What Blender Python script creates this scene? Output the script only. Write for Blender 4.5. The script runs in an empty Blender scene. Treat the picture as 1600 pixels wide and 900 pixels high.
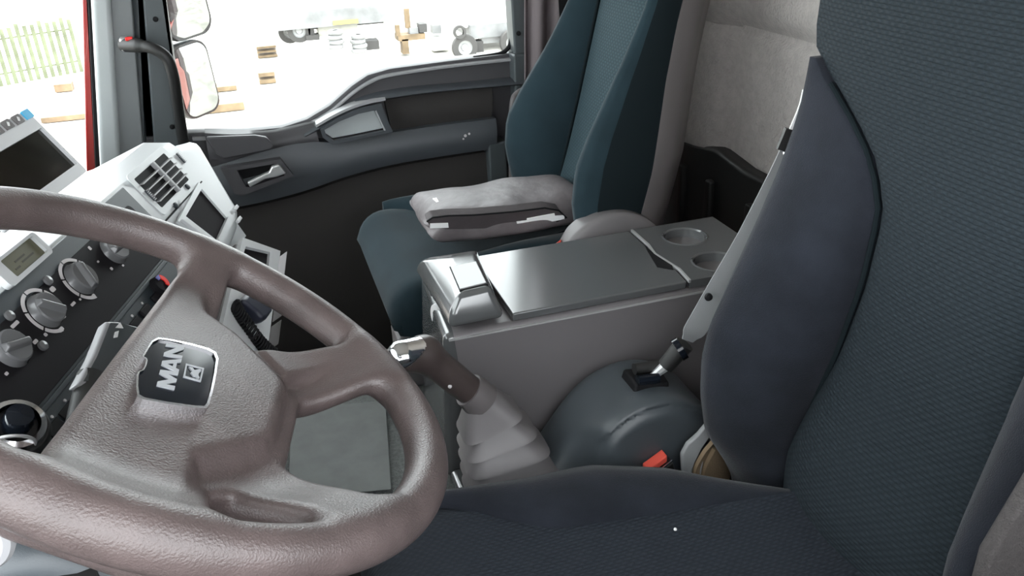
import bpy, bmesh, math, random
import numpy as np
from mathutils import Vector, Matrix
random.seed(7); np.random.seed(7)
S = bpy.context.scene
COL = S.collection
# ------------------------------------------------------------------ camera
F_PX = 1300.0
EYE = np.array([0.0, 0.0, 1.30])
_p, _y, _r = (math.radians(v) for v in (26.6047, 16.8567, -2.394))
FWD = np.array([math.sin(_y)*math.cos(_p), math.cos(_y)*math.cos(_p), -math.sin(_p)])
_ri = np.array([math.cos(_y), -math.sin(_y), 0.0]); _up = np.cross(_ri, FWD)
RGT = _ri*math.cos(_r)+_up*math.sin(_r); UPV = -_ri*math.sin(_r)+_up*math.cos(_r)
cd = bpy.data.cameras.new('camera'); cam = bpy.data.objects.new('camera', cd); COL.objects.link(cam)
cd.sensor_width = 36; cd.lens = 36*F_PX/1600; cd.clip_start = 0.02; cd.clip_end = 400
cam.matrix_world = Matrix(((RGT[0], UPV[0], -FWD[0], EYE[0]), (RGT[1], UPV[1], -FWD[1], EYE[1]), (RGT[2], UPV[2], -FWD[2], EYE[2]), (0, 0, 0, 1)))
S.camera = cam
# ------------------------------------------------------------------ light: bright overcast sky, soft sun
wd = bpy.data.worlds.new('sky'); S.world = wd; wd.use_nodes = True
bg = wd.node_tree.nodes['Background']; bg.inputs[0].default_value = (0.93, 0.97, 1.0, 1); bg.inputs[1].default_value = 8.0
sd = bpy.data.lights.new('sun', 'SUN'); sd.energy = 6.0; sd.angle = math.radians(12); sd.color = (1, .97, .92)
sun = bpy.data.objects.new('sun', sd); COL.objects.link(sun)
sun.rotation_euler = Vector((-.35, .75, 1.25)).to_track_quat('Z', 'Y').to_euler()
S.view_settings.view_transform = 'Standard'; S.view_settings.look = 'None'
S.view_settings.gamma = 1; S.view_settings.exposure = 0.0; S.view_settings.use_curve_mapping = False

# ------------------------------------------------------------------ where a sight line meets a plane of the cab
def ray(px, py):
    return (px-800)/F_PX*RGT-(py-450)/F_PX*UPV+FWD
def at(px, py, x=None, y=None, z=None):
    d = ray(px, py)
    if x is not None: return EYE+d*(x/d[0])
    if y is not None: return EYE+d*(y/d[1])
    return EYE+d*((z-1.30)/d[2])
def on_plane(px, py, P0, n):
    d = ray(px, py); return EYE+d*(((P0-EYE)@n)/(d@n))

# ------------------------------------------------------------------ materials
def mat(name, col, rough=.5, metal=0, bump=None, ior=1.5, var=0, var_scale=8, coat=0, sheen=0, spec=None):
    m = bpy.data.materials.new(name); m.use_nodes = True; nt = m.node_tree; b = nt.nodes['Principled BSDF']
    b.inputs['Base Color'].default_value = (*col, 1); b.inputs['Roughness'].default_value = rough
    b.inputs['Metallic'].default_value = metal; b.inputs['IOR'].default_value = ior
    b.inputs['Coat Weight'].default_value = coat; b.inputs['Sheen Weight'].default_value = sheen
    if sheen: b.inputs['Sheen Roughness'].default_value = .4
    if spec is not None: b.inputs['Specular IOR Level'].default_value = spec
    tc = nt.nodes.new('ShaderNodeTexCoord')
    if var:
        n = nt.nodes.new('ShaderNodeTexNoise'); n.inputs['Scale'].default_value = var_scale; n.inputs['Detail'].default_value = 5
        nt.links.new(tc.outputs['Object'], n.inputs['Vector'])
        mr = nt.nodes.new('ShaderNodeMapRange'); mr.inputs[1].default_value = .3; mr.inputs[2].default_value = .7
        mr.inputs[3].default_value = 1-var; mr.inputs[4].default_value = 1+var
        nt.links.new(n.outputs['Fac'], mr.inputs[0])
        h = nt.nodes.new('ShaderNodeVectorMath'); h.operation = 'SCALE'; h.inputs[0].default_value = col
        nt.links.new(mr.outputs[0], h.inputs['Scale']); nt.links.new(h.outputs[0], b.inputs['Base Color'])
    if bump:
        sc, dist = bump[:2]
        n = nt.nodes.new('ShaderNodeTexNoise'); n.inputs['Scale'].default_value = sc; n.inputs['Detail'].default_value = 3
        nt.links.new(tc.outputs['Object'], n.inputs['Vector'])
        bp = nt.nodes.new('ShaderNodeBump'); bp.inputs['Strength'].default_value = bump[2] if len(bump) > 2 else .5
        bp.inputs['Distance'].default_value = dist
        nt.links.new(n.outputs['Fac'], bp.inputs['Height']); nt.links.new(bp.outputs[0], b.inputs['Normal'])
    return m
def dot_fabric(name, col, ax, pitch, pitch2, depth=.0012):
    """woven fabric with offset rows of raised dots; ax = the two object axes of the cloth"""
    m = mat(name, col, .85, spec=.25); nt = m.node_tree; b = nt.nodes['Principled BSDF']
    tc = nt.nodes.new('ShaderNodeTexCoord'); sp = nt.nodes.new('ShaderNodeSeparateXYZ'); nt.links.new(tc.outputs['Object'], sp.inputs[0])
    def mth(op, a, c=None):
        n = nt.nodes.new('ShaderNodeMath'); n.operation = op
        for i, v in enumerate((a, c)):
            if v is None: continue
            if isinstance(v, (int, float)): n.inputs[i].default_value = v
            else: nt.links.new(v, n.inputs[i])
        return n.outputs[0]
    A = mth('MULTIPLY', sp.outputs[ax[0]], math.pi/pitch); B = mth('MULTIPLY', sp.outputs[ax[1]], math.pi/pitch2)
    pr = mth('MULTIPLY', mth('SINE', A), mth('SINE', B))
    h = mth('ABSOLUTE', pr)
    rr = mth('POWER', mth('ABSOLUTE', mth('SINE', B)), .6)
    h2 = mth('ADD', mth('MULTIPLY', mth('ADD', pr, 1.0), .5), mth('MULTIPLY', rr, .75))
    n = nt.nodes.new('ShaderNodeTexNoise'); n.inputs['Scale'].default_value = 900; nt.links.new(tc.outputs['Object'], n.inputs['Vector'])
    h3 = mth('ADD', h2, mth('MULTIPLY', n.outputs['Fac'], .5))
    bp = nt.nodes.new('ShaderNodeBump'); bp.inputs['Strength'].default_value = 1; bp.inputs['Distance'].default_value = depth
    nt.links.new(h3, bp.inputs['Height']); nt.links.new(bp.outputs[0], b.inputs['Normal'])
    mr = nt.nodes.new('ShaderNodeMapRange'); mr.inputs[1].default_value = 0; mr.inputs[2].default_value = 1.8; mr.inputs[3].default_value = .55; mr.inputs[4].default_value = 1.4
    nt.links.new(h2, mr.inputs[0])
    v = nt.nodes.new('ShaderNodeVectorMath'); v.operation = 'SCALE'; v.inputs[0].default_value = col
    nt.links.new(mr.outputs[0], v.inputs['Scale']); nt.links.new(v.outputs[0], b.inputs['Base Color'])
    return m
def thin_glass(name, tint=(.97, .99, .98)):
    m = bpy.data.materials.new(name); m.use_nodes = True; nt = m.node_tree; nt.nodes.clear()
    o = nt.nodes.new('ShaderNodeOutputMaterial'); mx = nt.nodes.new('ShaderNodeMixShader')
    t = nt.nodes.new('ShaderNodeBsdfTransparent'); t.inputs[0].default_value = (*tint, 1)
    g = nt.nodes.new('ShaderNodeBsdfGlossy'); g.inputs['Roughness'].default_value = .02
    fr = nt.nodes.new('ShaderNodeFresnel'); fr.inputs[0].default_value = 1.45
    nt.links.new(fr.outputs[0], mx.inputs[0]); nt.links.new(t.outputs[0], mx.inputs[1]); nt.links.new(g.outputs[0], mx.inputs[2])
    nt.links.new(mx.outputs[0], o.inputs[0]); return m
M = {}
M['wheel'] = mat('wheel_leather', (.080, .061, .059), .33, bump=(620, .0007, .8), var=.2, var_scale=22)
M['dash'] = mat('dash_glare_plastic', (.55, .57, .58), .28, bump=(900, .0002, .3), ior=1.65)  # window glare put into the colour; the plastic itself is darker
M['dash_dark'] = mat('dark_dash_plastic', (.028, .036, .043), .42, bump=(900, .0003, .3))
M['panel_black'] = mat('control_panel_plastic', (.011, .010, .012), .6, bump=(1200, .0002, .3), spec=.12)
M['console'] = mat('console_plastic', (.080, .083, .085), .16, bump=(1100, .0001, .2), ior=1.8)
M['console_side'] = mat('console_side_plastic', (.128, .119, .122), .42, bump=(1100, .0003, .35))
M['gear'] = mat('gear_knob_leather', (.050, .038, .036), .35, bump=(900, .0003, .3))
M['console_light'] = mat('light_console_plastic', (.30, .30, .30), .36, bump=(1100, .0003, .3))
M['housing'] = mat('housing_plastic', (.045, .053, .060), .42, bump=(1300, .0003, .4), var=.06)
M['taupe'] = mat('taupe_plastic', (.105, .094, .095), .5, bump=(1000, .0004, .3))
M['black'] = mat('black_rubber', (.006, .006, .007), .7, spec=.2)
M['blackgloss'] = mat('gloss_black', (.006, .008, .012), .10, spec=.3)
M['chrome'] = mat('chrome', (.85, .85, .87), .12, metal=1)
M['satin'] = mat('satin_silver', (.62, .62, .62), .35, metal=.7)
M['door'] = mat('door_trim_plastic', (.055, .053, .058), .5, bump=(900, .0005, .4))
M['door_teal'] = mat('door_armrest_plastic', (.050, .056, .064), .45, bump=(900, .0005, .4))
M['door_dark'] = mat('door_carpet', (.030, .027, .026), .9, bump=(500, .001, .5))
M['ledge'] = mat('sill_ledge_plastic', (.30, .30, .31), .35)
M['pillar'] = mat('pillar_plastic', (.42, .45, .455), .5, bump=(700, .0004, .3))
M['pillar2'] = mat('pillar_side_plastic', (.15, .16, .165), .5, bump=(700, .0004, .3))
M['frame'] = mat('door_frame_plastic', (.055, .065, .070), .5, bump=(700, .0004, .3))
M['red'] = mat('red_paint', (.42, .03, .025), .3, coat=.6)
M['velvet'] = mat('blue_velvet', (.0140, .0162, .0222), .9, bump=(700, .0009, .8), var=.28, var_scale=14, sheen=.12, spec=.15)
M['velvet_teal'] = mat('teal_velvet', (.0135, .026, .033), .9, bump=(700, .0007, .5), var=.15, var_scale=12, sheen=.12, spec=.15)
M['dots_back'] = dot_fabric('dotted_cloth_back', (.0125, .0185, .0235), (1, 2), .0056, .0050, .0010)
M['dots_cushion'] = dot_fabric('dotted_cloth_cushion', (.015, .019, .026), (0, 1), .0056, .0050, .0010)
M['dots_pass'] = dot_fabric('teal_dotted_cloth', (.021, .039, .047), (1, 2), .006, .006, .0006)
M['seat_dark'] = mat('piping_and_shade_cloth', (.007, .011, .013), .95, spec=.1)  # piping cloth, also the painted shade on the passenger seat side
M['housing_light'] = mat('housing_light_plastic', (.12, .112, .114), .5, bump=(1000, .0004, .3))
M['badge_grey'] = mat('badge_grey', (.30, .31, .33), .45)
M['cover'] = mat('woven_cover', (.045, .040, .039), .9, bump=(600, .0015, 1), var=.15, var_scale=200)
M['webbing'] = mat('belt_webbing', (.24, .245, .25), .6, bump=(1400, .0004, .6))
M['wallcloth'] = mat('beige_wall_cloth', (.42, .39, .37), .95, bump=(190, .004, .8), var=.08, var_scale=60, spec=.1)
M['headliner'] = mat('headliner', (.42, .41, .40), .95, bump=(300, .001, .5))
M['blackplastic'] = mat('black_plastic', (.012, .012, .012), .5)
M['carpet'] = mat('grey_carpet', (.135, .145, .140), .95, bump=(420, .003, .9), var=.25, var_scale=160)
M['mat'] = mat('floor_rubber', (.12, .13, .125), .7, bump=(80, .001, .3), var=.12, var_scale=30)
M['cabfloor'] = mat('cab_floor', (.02, .02, .02), .8, bump=(200, .001, .5))
M['curtain'] = mat('mauve_curtain', (.17, .145, .15), .95, bump=(500, .001, .4), spec=.1)
M['bag'] = mat('bag_nylon', (.115, .100, .104), .5, bump=(30, .005, .6), var=.18, var_scale=20)
M['bag_dark'] = mat('bag_pocket_nylon', (.065, .055, .058), .55, bump=(45, .004, .5), var=.12, var_scale=20)
M['reflect'] = mat('reflective_tape', (.95, .95, .95), .3)
M['white'] = mat('white_print', (.80, .80, .80), .5)
M['grey_print'] = mat('grey_print', (.55, .52, .53), .5)
M['lightgrey'] = mat('light_grey_plastic', (.55, .56, .57), .35)
M['knob'] = mat('knob_plastic', (.13, .13, .135), .22, ior=1.5)
M['lcd'] = mat('lcd_olive', (.105, .100, .055), .35)
M['lcd_text'] = mat('lcd_segments', (.04, .035, .018), .5)
M['screen'] = mat('dark_screen', (.010, .009, .006), .08)
M['screen_soft'] = mat('matt_dark_panel', (.014, .012, .014), .7, spec=.1)
M['blue'] = mat('blue_button', (.02, .42, .75), .4)
M['redplastic'] = mat('red_plastic', (.85, .02, .015), .4)
M['redbuckle'] = mat('red_buckle_plastic', (.75, .10, .07), .35)
M['blueplastic'] = mat('blue_violet_plastic', (.14, .14, .42), .4)
M['navy'] = mat('navy_plastic', (.018, .020, .036), .5)
M['tan'] = mat('tan_cloth', (.22, .16, .10), .85, bump=(300, .001, .5))
M['glass'] = thin_glass('window_glass')
M['mirror'] = mat('mirror_glass', (.30, .31, .30), .02, metal=1)
M['ground'] = mat('yard_concrete', (.42, .40, .36), .9, bump=(2, .02, .4), var=.25, var_scale=.8)
M['picket'] = mat('pale_green_steel', (.13, .15, .085), .6, var=.3, var_scale=6)
M['hedge'] = mat('verge_green', (.24, .26, .13), .95, var=.5, var_scale=4)
M['timber'] = mat('pallet_timber', (.17, .12, .07), .8, var=.4, var_scale=5)
M['truckgrey'] = mat('vehicle_grey', (.20, .20, .20), .6, var=.3, var_scale=3)
M['truckpale'] = mat('vehicle_pale', (.35, .34, .30), .5, var=.2, var_scale=2)
M['tyre'] = mat('tyre_rubber', (.055, .052, .05), .8)
M['rim'] = mat('wheel_steel', (.30, .30, .30), .4)
M['yellow'] = mat('yellow_paint', (.55, .42, .10), .5)

# ------------------------------------------------------------------ object helpers
def thing(name, label, cat, loc=(0, 0, 0), group=None, kind=None):
    o = bpy.data.objects.new(name, None); o.empty_display_size = .05; COL.objects.link(o); o.location = Vector([float(v) for v in loc])
    o['label'] = label; o['category'] = cat
    if group: o['group'] = group
    if kind: o['kind'] = kind
    return o
def wloc(o):
    v = Vector((0, 0, 0))
    while o is not None: v += o.location; o = o.parent
    return v
def link(name, me, m, parent=None, smooth=True, bevel=None, sub=0, label=None, auto=35):
    """me holds world coordinates; the object is placed under its parent"""
    o = bpy.data.objects.new(name, me); COL.objects.link(o)
    if m is not None and not me.materials: me.materials.append(m)
    if parent is not None:
        o.parent = parent; w = wloc(parent)
        me.transform(Matrix.Translation(-w))
    else:
        c = np.array([v.co[:] for v in me.vertices]) if len(me.vertices) else np.zeros((1, 3))
        p = Vector((float(c[:, 0].mean()), float(c[:, 1].mean()), float(c[:, 2].min())))
        me.transform(Matrix.Translation(-p)); o.location = p
    if bevel:
        b = o.modifiers.new('bevel', 'BEVEL'); b.width = bevel; b.segments = 3; b.limit_method = 'ANGLE'; b.angle_limit = math.radians(28)
    if sub:
        s = o.modifiers.new('sub', 'SUBSURF'); s.levels = sub; s.render_levels = sub
    if smooth:
        me.polygons.foreach_set('use_smooth', [True]*len(me.polygons))
        if auto and not sub:
            if bevel:
                wn = o.modifiers.new('wn', 'WEIGHTED_NORMAL'); wn.keep_sharp = False
            else:
                me.update(); bm = bmesh.new(); bm.from_mesh(me)
                for e in bm.edges:
                    if len(e.link_faces) == 2 and e.calc_face_angle(0) > math.radians(auto): e.smooth = False
                bm.to_mesh(me); bm.free()
    if label: o['label'] = label
    return o
def tag(o, label, cat, group=None, kind=None):
    o['label'] = label; o['category'] = cat
    if group: o['group'] = group
    if kind: o['kind'] = kind
    return o
def struct(o, label=None, cat=None):
    o['kind'] = 'structure'
    if label: o['label'] = label
    if cat: o['category'] = cat
    return o
def pydata(V, Fc):
    me = bpy.data.meshes.new('m'); me.from_pydata([tuple(float(c) for c in v) for v in V], [], [tuple(int(i) for i in f) for f in Fc]); me.update()
    bm = bmesh.new(); bm.from_mesh(me); bmesh.ops.recalc_face_normals(bm, faces=bm.faces); bm.to_mesh(me); bm.free()
    return me
def merge(*mes):
    V = []; Fc = []
    for me in mes:
        n = len(V); V += [v.co[:] for v in me.vertices]; Fc += [[i+n for i in p.vertices] for p in me.polygons]
    return pydata(V, Fc)
def box(x0, x1, y0, y1, z0, z1):
    V = [(x, y, z) for x in (x0, x1) for y in (y0, y1) for z in (z0, z1)]
    return pydata(V, [(0, 1, 3, 2), (4, 6, 7, 5), (0, 4, 5, 1), (2, 3, 7, 6), (0, 2, 6, 4), (1, 5, 7, 3)])
def hexa(b4, t4):
    V = list(b4)+list(t4); return pydata(V, [(3, 2, 1, 0), (4, 5, 6, 7), (0, 1, 5, 4), (1, 2, 6, 5), (2, 3, 7, 6), (3, 0, 4, 7)])
def prism(poly, off):
    """closed polygon of 3D points pushed along the vector off"""
    n = len(poly); off = np.array(off, float); V = [np.array(p, float) for p in poly]+[np.array(p, float)+off for p in poly]
    return pydata(V, [tuple(range(n))[::-1], tuple(range(n, 2*n))]+[(i, (i+1) % n, n+(i+1) % n, n+i) for i in range(n)])
def loft(rings, closed=True, cap=True):
    m = len(rings[0]); V = [p for r in rings for p in r]; Fc = []
    for i in range(len(rings)-1):
        for j in range(m if closed else m-1):
            k = (j+1) % m; Fc.append((i*m+j, i*m+k, (i+1)*m+k, (i+1)*m+j))
    if cap and closed:
        Fc.append(tuple(range(m))[::-1]); Fc.append(tuple((len(rings)-1)*m+j for j in range(m)))
    return pydata(V, Fc)
def tube(pts, rad, n=12, cap=True):
    P = [np.array(p, float) for p in pts]; R = rad if hasattr(rad, '__len__') else [rad]*len(P)
    t0 = P[1]-P[0]; a = np.cross(t0, [0, 0, 1.0]); a = a if np.linalg.norm(a) > 1e-6 else np.cross(t0, [1.0, 0, 0]); a /= np.linalg.norm(a)
    rings = []
    for i, p in enumerate(P):
        t = P[min(i+1, len(P)-1)]-P[max(i-1, 0)]; t /= np.linalg.norm(t)
        a = a-t*(a@t); a /= np.linalg.norm(a); b = np.cross(t, a)
        rings.append([p+R[i]*(math.cos(k*2*math.pi/n)*a+math.sin(k*2*math.pi/n)*b) for k in range(n)])
    return loft(rings, True, cap)
def smooth_path(pts, n=8):
    P = [np.array(p, float) for p in pts]; P = [2*P[0]-P[1]]+P+[2*P[-1]-P[-2]]; out = []
    for i in range(1, len(P)-2):
        for k in range(n):
            t = k/n; a, b, c, d = P[i-1], P[i], P[i+1], P[i+2]
            out.append(.5*(2*b+(c-a)*t+(2*a-5*b+4*c-d)*t*t+(3*b-a-3*c+d)*t**3))
    out.append(P[-2]); return out
def lathe(prof, o, axis, n=32):
    """prof = [(radius, distance along axis)]"""
    ax = np.array(axis, float); ax /= np.linalg.norm(ax); a = np.cross(ax, [0, 0, 1.0]); a = a if np.linalg.norm(a) > 1e-3 else np.array([1.0, 0, 0]); a /= np.linalg.norm(a); b = np.cross(ax, a)
    return loft([[np.array(o)+ax*h+max(r, 1e-4)*(math.cos(k*2*math.pi/n)*a+math.sin(k*2*math.pi/n)*b) for k in range(n)] for r, h in prof], True, False)
class Frame:
    """a flat face of the cab: origin, two directions in it and its normal"""
    def __init__(s, o, e1, e2): s.o = np.array(o, float); s.e1 = np.array(e1, float); s.e2 = np.array(e2, float); s.n = np.cross(s.e1, s.e2)
    def w(s, a, b, h=0): return s.o+s.e1*a+s.e2*b+s.n*h
    def loc(s, px, py, h=0):
        p = on_plane(px, py, s.o+s.n*h, s.n)-s.o; return (float(p@s.e1), float(p@s.e2))
    def box(s, a0, a1, b0, b1, h0, h1): return hexa([s.w(a0, b0, h0), s.w(a1, b0, h0), s.w(a1, b1, h0), s.w(a0, b1, h0)], [s.w(a0, b0, h1), s.w(a1, b0, h1), s.w(a1, b1, h1), s.w(a0, b1, h1)])
    def poly(s, pts, h0, h1): return prism([s.w(a, b, h0) for a, b in pts], s.n*(h1-h0))
    def holed(s, outer, holes, h0, h1):
        """plate with holes"""
        cu = bpy.data.curves.new('c', 'CURVE'); cu.dimensions = '2D'; cu.fill_mode = 'BOTH'
        for L in [outer]+list(holes):
            sp = cu.splines.new('POLY'); sp.points.add(len(L)-1); sp.use_cyclic_u = True
            for k, (a, b) in enumerate(L): sp.points[k].co = (a, b, 0, 1)
        cu.extrude = abs(h1-h0)/2
        o = bpy.data.objects.new('c', cu); me = bpy.data.meshes.new_from_object(o); bpy.data.objects.remove(o)
        bm = bmesh.new(); bm.from_mesh(me); bmesh.ops.remove_doubles(bm, verts=bm.verts, dist=1e-5)
        for v in bm.verts:
            q = s.w(v.co.x, v.co.y, v.co.z+(h0+h1)/2); v.co = Vector([float(c) for c in q])
        bmesh.ops.recalc_face_normals(bm, faces=bm.faces); bm.to_mesh(me); bm.free(); return me
def rrect(a0, a1, b0, b1, r, n=5):
    out = []
    for (ca, cb, t0) in ((a1-r, b1-r, 0), (a0+r, b1-r, 90), (a0+r, b0+r, 180), (a1-r, b0+r, 270)):
        for k in range(n+1):
            t = math.radians(t0+90*k/n); out.append((ca+r*math.cos(t), cb+r*math.sin(t)))
    return out
def circ(ca, cb, r, n=28): return [(ca+r*math.cos(2*math.pi*k/n), cb+r*math.sin(2*math.pi*k/n)) for k in range(n)]
def surface_nets(Fv, lo, h):
    """mesh of the zero level of a sampled distance field"""
    ins = Fv < 0; nx, ny, nz = Fv.shape
    cnt = np.zeros((nx-1, ny-1, nz-1)); acc = np.zeros((nx-1, ny-1, nz-1, 3))
    corners = [(i, j, k) for i in (0, 1) for j in (0, 1) for k in (0, 1)]
    sl = lambda c: Fv[c[0]:nx-1+c[0], c[1]:ny-1+c[1], c[2]:nz-1+c[2]]
    for c in corners:
        for ax in range(3):
            if c[ax]: continue
            d = list(c); d[ax] = 1; a = sl(c); b = sl(d); m = (a < 0) != (b < 0)
            t = np.where(m, a/np.where(m, a-b, 1), 0); cnt += m
            for q in range(3): acc[..., q] += np.where(m, c[q]+(t if q == ax else 0), 0)
    idx = -np.ones(cnt.shape, int); act = cnt > 0; idx[act] = np.arange(act.sum())
    ii = np.argwhere(act); V = (ii+acc[act]/cnt[act][:, None])*h+np.array(lo)
    Q = []
    for ax in range(3):
        u, v = (ax+1) % 3, (ax+2) % 3
        s0 = [slice(1, n-1) for n in Fv.shape]; s0[ax] = slice(0, Fv.shape[ax]-1); s1 = list(s0); s1[ax] = slice(1, Fv.shape[ax])
        A = ins[tuple(s0)]; B = ins[tuple(s1)]; W = np.argwhere(A != B)
        fl = A[tuple(W.T)]
        for q in (u, v): W[:, q] += 1
        def g(du, dv):
            X = W.copy(); X[:, u] -= du; X[:, v] -= dv; return idx[tuple(X.T)]
        q = np.stack([g(0, 0), g(1, 0), g(1, 1), g(0, 1)], 1); q[~fl] = q[~fl][:, ::-1]; Q.append(q)
    Q = np.concatenate(Q); me = bpy.data.meshes.new('sn')
    me.vertices.add(len(V)); me.vertices.foreach_set('co', V.ravel()); me.loops.add(len(Q)*4); me.loops.foreach_set('vertex_index', Q.ravel().astype(np.int32))
    me.polygons.add(len(Q)); me.polygons.foreach_set('loop_start', np.arange(0, len(Q)*4, 4, dtype=np.int32)); me.update(calc_edges=True); me.validate()
    return me
def grid(lo, hi, h):
    ax = [np.arange(lo[i], hi[i]+h, h) for i in range(3)]; return np.meshgrid(*ax, indexing='ij')
def smin(a, b, k):
    t = np.clip(.5+.5*(b-a)/k, 0, 1); return b*(1-t)+a*t-k*t*(1-t)
def smax(a, b, k): return -smin(-a, -b, k)
def sdpoly(X, Y, P):
    P = np.array(P, float); d = np.full(X.shape, 1e9); s = np.zeros(X.shape, bool)
    for i in range(len(P)):
        a = P[i]; b = P[i-1]; e = b-a; wx = X-a[0]; wy = Y-a[1]; t = np.clip((wx*e[0]+wy*e[1])/(e@e), 0, 1)
        d = np.minimum(d, (wx-e[0]*t)**2+(wy-e[1]*t)**2)
        s ^= ((a[1] > Y) != (b[1] > Y)) & (X < (b[0]-a[0])*(Y-a[1])/((b[1]-a[1]) or 1e-9)+a[0])
    return np.sqrt(d)*np.where(s, -1, 1)
def sdbox(X, Y, Z, c, hs, r=0):
    q = [np.abs(v-c[i])-hs[i]+r for i, v in enumerate((X, Y, Z))]
    return np.sqrt(sum(np.maximum(v, 0)**2 for v in q))+np.minimum(np.maximum(np.maximum(q[0], q[1]), q[2]), 0)-r
def sm(t, a, b): t = np.clip((t-a)/(b-a), 0, 1); return t*t*(3-2*t)
def itp(x, tab): return float(np.interp(x, [t[0] for t in tab], [t[1] for t in tab]))

# ================================================================== SETTING
def st(name, me, m, **k): return struct(link(name, me, m, **k))
st('floor', box(-.75, 1.05, .06, 2.2, -.05, 0.0), M['cabfloor'], smooth=False)
tun = st('trim_1', box(-.45, .99, .93, 1.50, .0, .40), M['cabfloor'], bevel=.02)
link('carpet', box(-.08, .985, .935, 1.495, .398, .405), M['carpet'], tun, bevel=.003)
link('rubber_mat', hexa([at(450, 780, z=.408), at(612, 765, z=.408), at(603, 625, z=.408), at(455, 640, z=.408)], [at(450, 780, z=.414), at(612, 765, z=.414), at(603, 625, z=.414), at(455, 640, z=.414)]), M['mat'], tun, bevel=.002)
st('ceiling', box(-.62, 1.05, .05, 2.27, 1.86, 1.90), M['headliner'], smooth=False)
# rear wall: lower black plastic, upper cloth in two raised fields
rw = st('wall_rear', box(1.03, 1.06, .06, 2.25, 0, 1.88), M['wallcloth'], smooth=False)
def rear_cloth():
    ys = np.linspace(.1, 2.16, 90); zs = np.linspace(.69, 1.84, 60); V = []; Fc = []
    for z in zs:
        for y in ys:
            x = 1.022-.020*float(sm(z, .99, 1.03))-.0                                   # upper field stands proud
            x -= .030*float(sm(y, 1.60, 1.68))*(1-float(sm(z, .99, 1.03))*.4)            # rounded corner roll
            x -= .16*float(sm(y, 1.84, 2.14))
            x += .012*math.exp(-((z-.985)/.012)**2)
            V.append((x, y, z))
    n = len(ys)
    for i in range(len(zs)-1):
        for j in range(n-1): Fc.append((i*n+j, i*n+j+1, (i+1)*n+j+1, (i+1)*n+j))
    return pydata(V, Fc)
c = link('cloth_panel', rear_cloth(), M['wallcloth'], rw); so = c.modifiers.new('s', 'SOLIDIFY'); so.thickness = .01; so.offset = 1
link('lower_panel', prism([(.99, 2.16, 0), (.99, .1, 0), (.99, .1, .66), (.99, 1.2, .70), (.99, 1.50, .70), (.99, 1.62, .715), (.99, 1.72, .70), (.99, 2.16, .66)], (.05, 0, 0)), M['blackplastic'], rw, bevel=.012)
for yy in (1.45, 1.75, 1.62):
    link('panel_rib', box(.975, .992, yy-.012, yy+.012, .1, .64), M['blackplastic'], rw, bevel=.006)
p = at(1063, 190, x=.93); link('trim_clip', lathe([(.0, 0), (.013, 0), (.013, .006), (.008, .009), (.0, .009)], at(1063, 190, x=.985), (-1, -.1, 0), 20), M['black'], rw, label='black oval trim clip')
# rear side wall behind the passenger door, near door post
ws = st('wall_right', box(.78, 1.05, 2.17, 2.25, 0, 1.88), M['curtain'], smooth=False)
st('wall_left', box(.80, 1.05, .05, .10, 0, 1.88), M['curtain'], smooth=False)
st('near_door_blocker', box(-.62, .80, .05, .11, 0, .93), M['door'], bevel=.01)  # unseen near door panel, added to cut light from the near side
st('wall_front', box(-.66, -.60, .10, 2.2, -.05, .80), M['blackplastic'], smooth=False)
# windscreen with header
st('trim_2', prism([(-.60, .08, 1.80), (-.45, .08, 1.80), (-.45, .08, 1.90), (-.60, .08, 1.90)], (0, 2.1, 0)), M['headliner'], bevel=.01)
st('near_header_blocker', box(-.62, 1.05, .05, .11, 1.46, 1.86), M['headliner'], smooth=False)  # unseen near header, brought low to cut sky light
st('trim_5', box(-.62, 1.05, 2.16, 2.23, 1.50, 1.86), M['headliner'], smooth=False)
st('trim_6', prism([(-.62, .08, 1.62), (-.57, .08, 1.60), (-.50, .08, 1.86), (-.62, .08, 1.86)], (0, 2.1, 0)), M['headliner'], bevel=.01)
st('window_1', prism([(-.72, .1, .80), (-.715, .1, .80), (-.575, .1, 1.84), (-.58, .1, 1.84)], (0, 2.0, 0)), M['glass'], smooth=False)

# front pillar on the passenger side
pil = struct(thing('trim_3', 'light grey front pillar trim', 'trim', (-.3, 2.1, .7)))
del pil['label']; del pil['category']
def column(pb, ptop, name, m, parent, bevel=.006):
    return link(name, loft([pb, ptop]), m, parent, bevel=bevel)
def quadcol(pxb, pxt, pyb, y0, y1, zt=1.86, zb=None):
    """post whose two faces edges pass through the given sight lines at depth y0; returns bottom and top rings"""
    B = [at(*pxb[0], y=y0), at(*pxb[1], y=y0)]; T = [at(*pxt[0], y=y0), at(*pxt[1], y=y0)]
    def ext(b, t, z): return b+(t-b)*((z-b[2])/(t[2]-b[2]))
    zb = .55 if zb is None else zb
    b0, b1 = ext(B[0], T[0], zb), ext(B[1], T[1], zb); t0, t1 = ext(B[0], T[0], zt), ext(B[1], T[1], zt)
    o = np.array([0, y1-y0, 0]); return [b0, b1, b1+o, b0+o], [t0, t1, t1+o, t0+o]
column(*quadcol([(152, 200), (186, 200)], [(141, 0), (173, 0)], 0, 2.13, 2.20), 'pillar_face', M['pillar'], pil, .012)
column(*quadcol([(184, 200), (222, 200)], [(172, 0), (206, 0)], 0, 2.14, 2.20), 'pillar_side', M['pillar2'], pil, .004)
column(*quadcol([(146, 200), (154, 200)], [(137, 0), (142, 0)], 0, 2.16, 2.22), 'rubber_seal', M['black'], pil, .002)
column(*quadcol([(133, 200), (148, 200)], [(128, 0), (138, 0)], 0, 2.20, 2.28, zb=.3), 'outer_pillar', M['red'], pil, .006)

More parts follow.
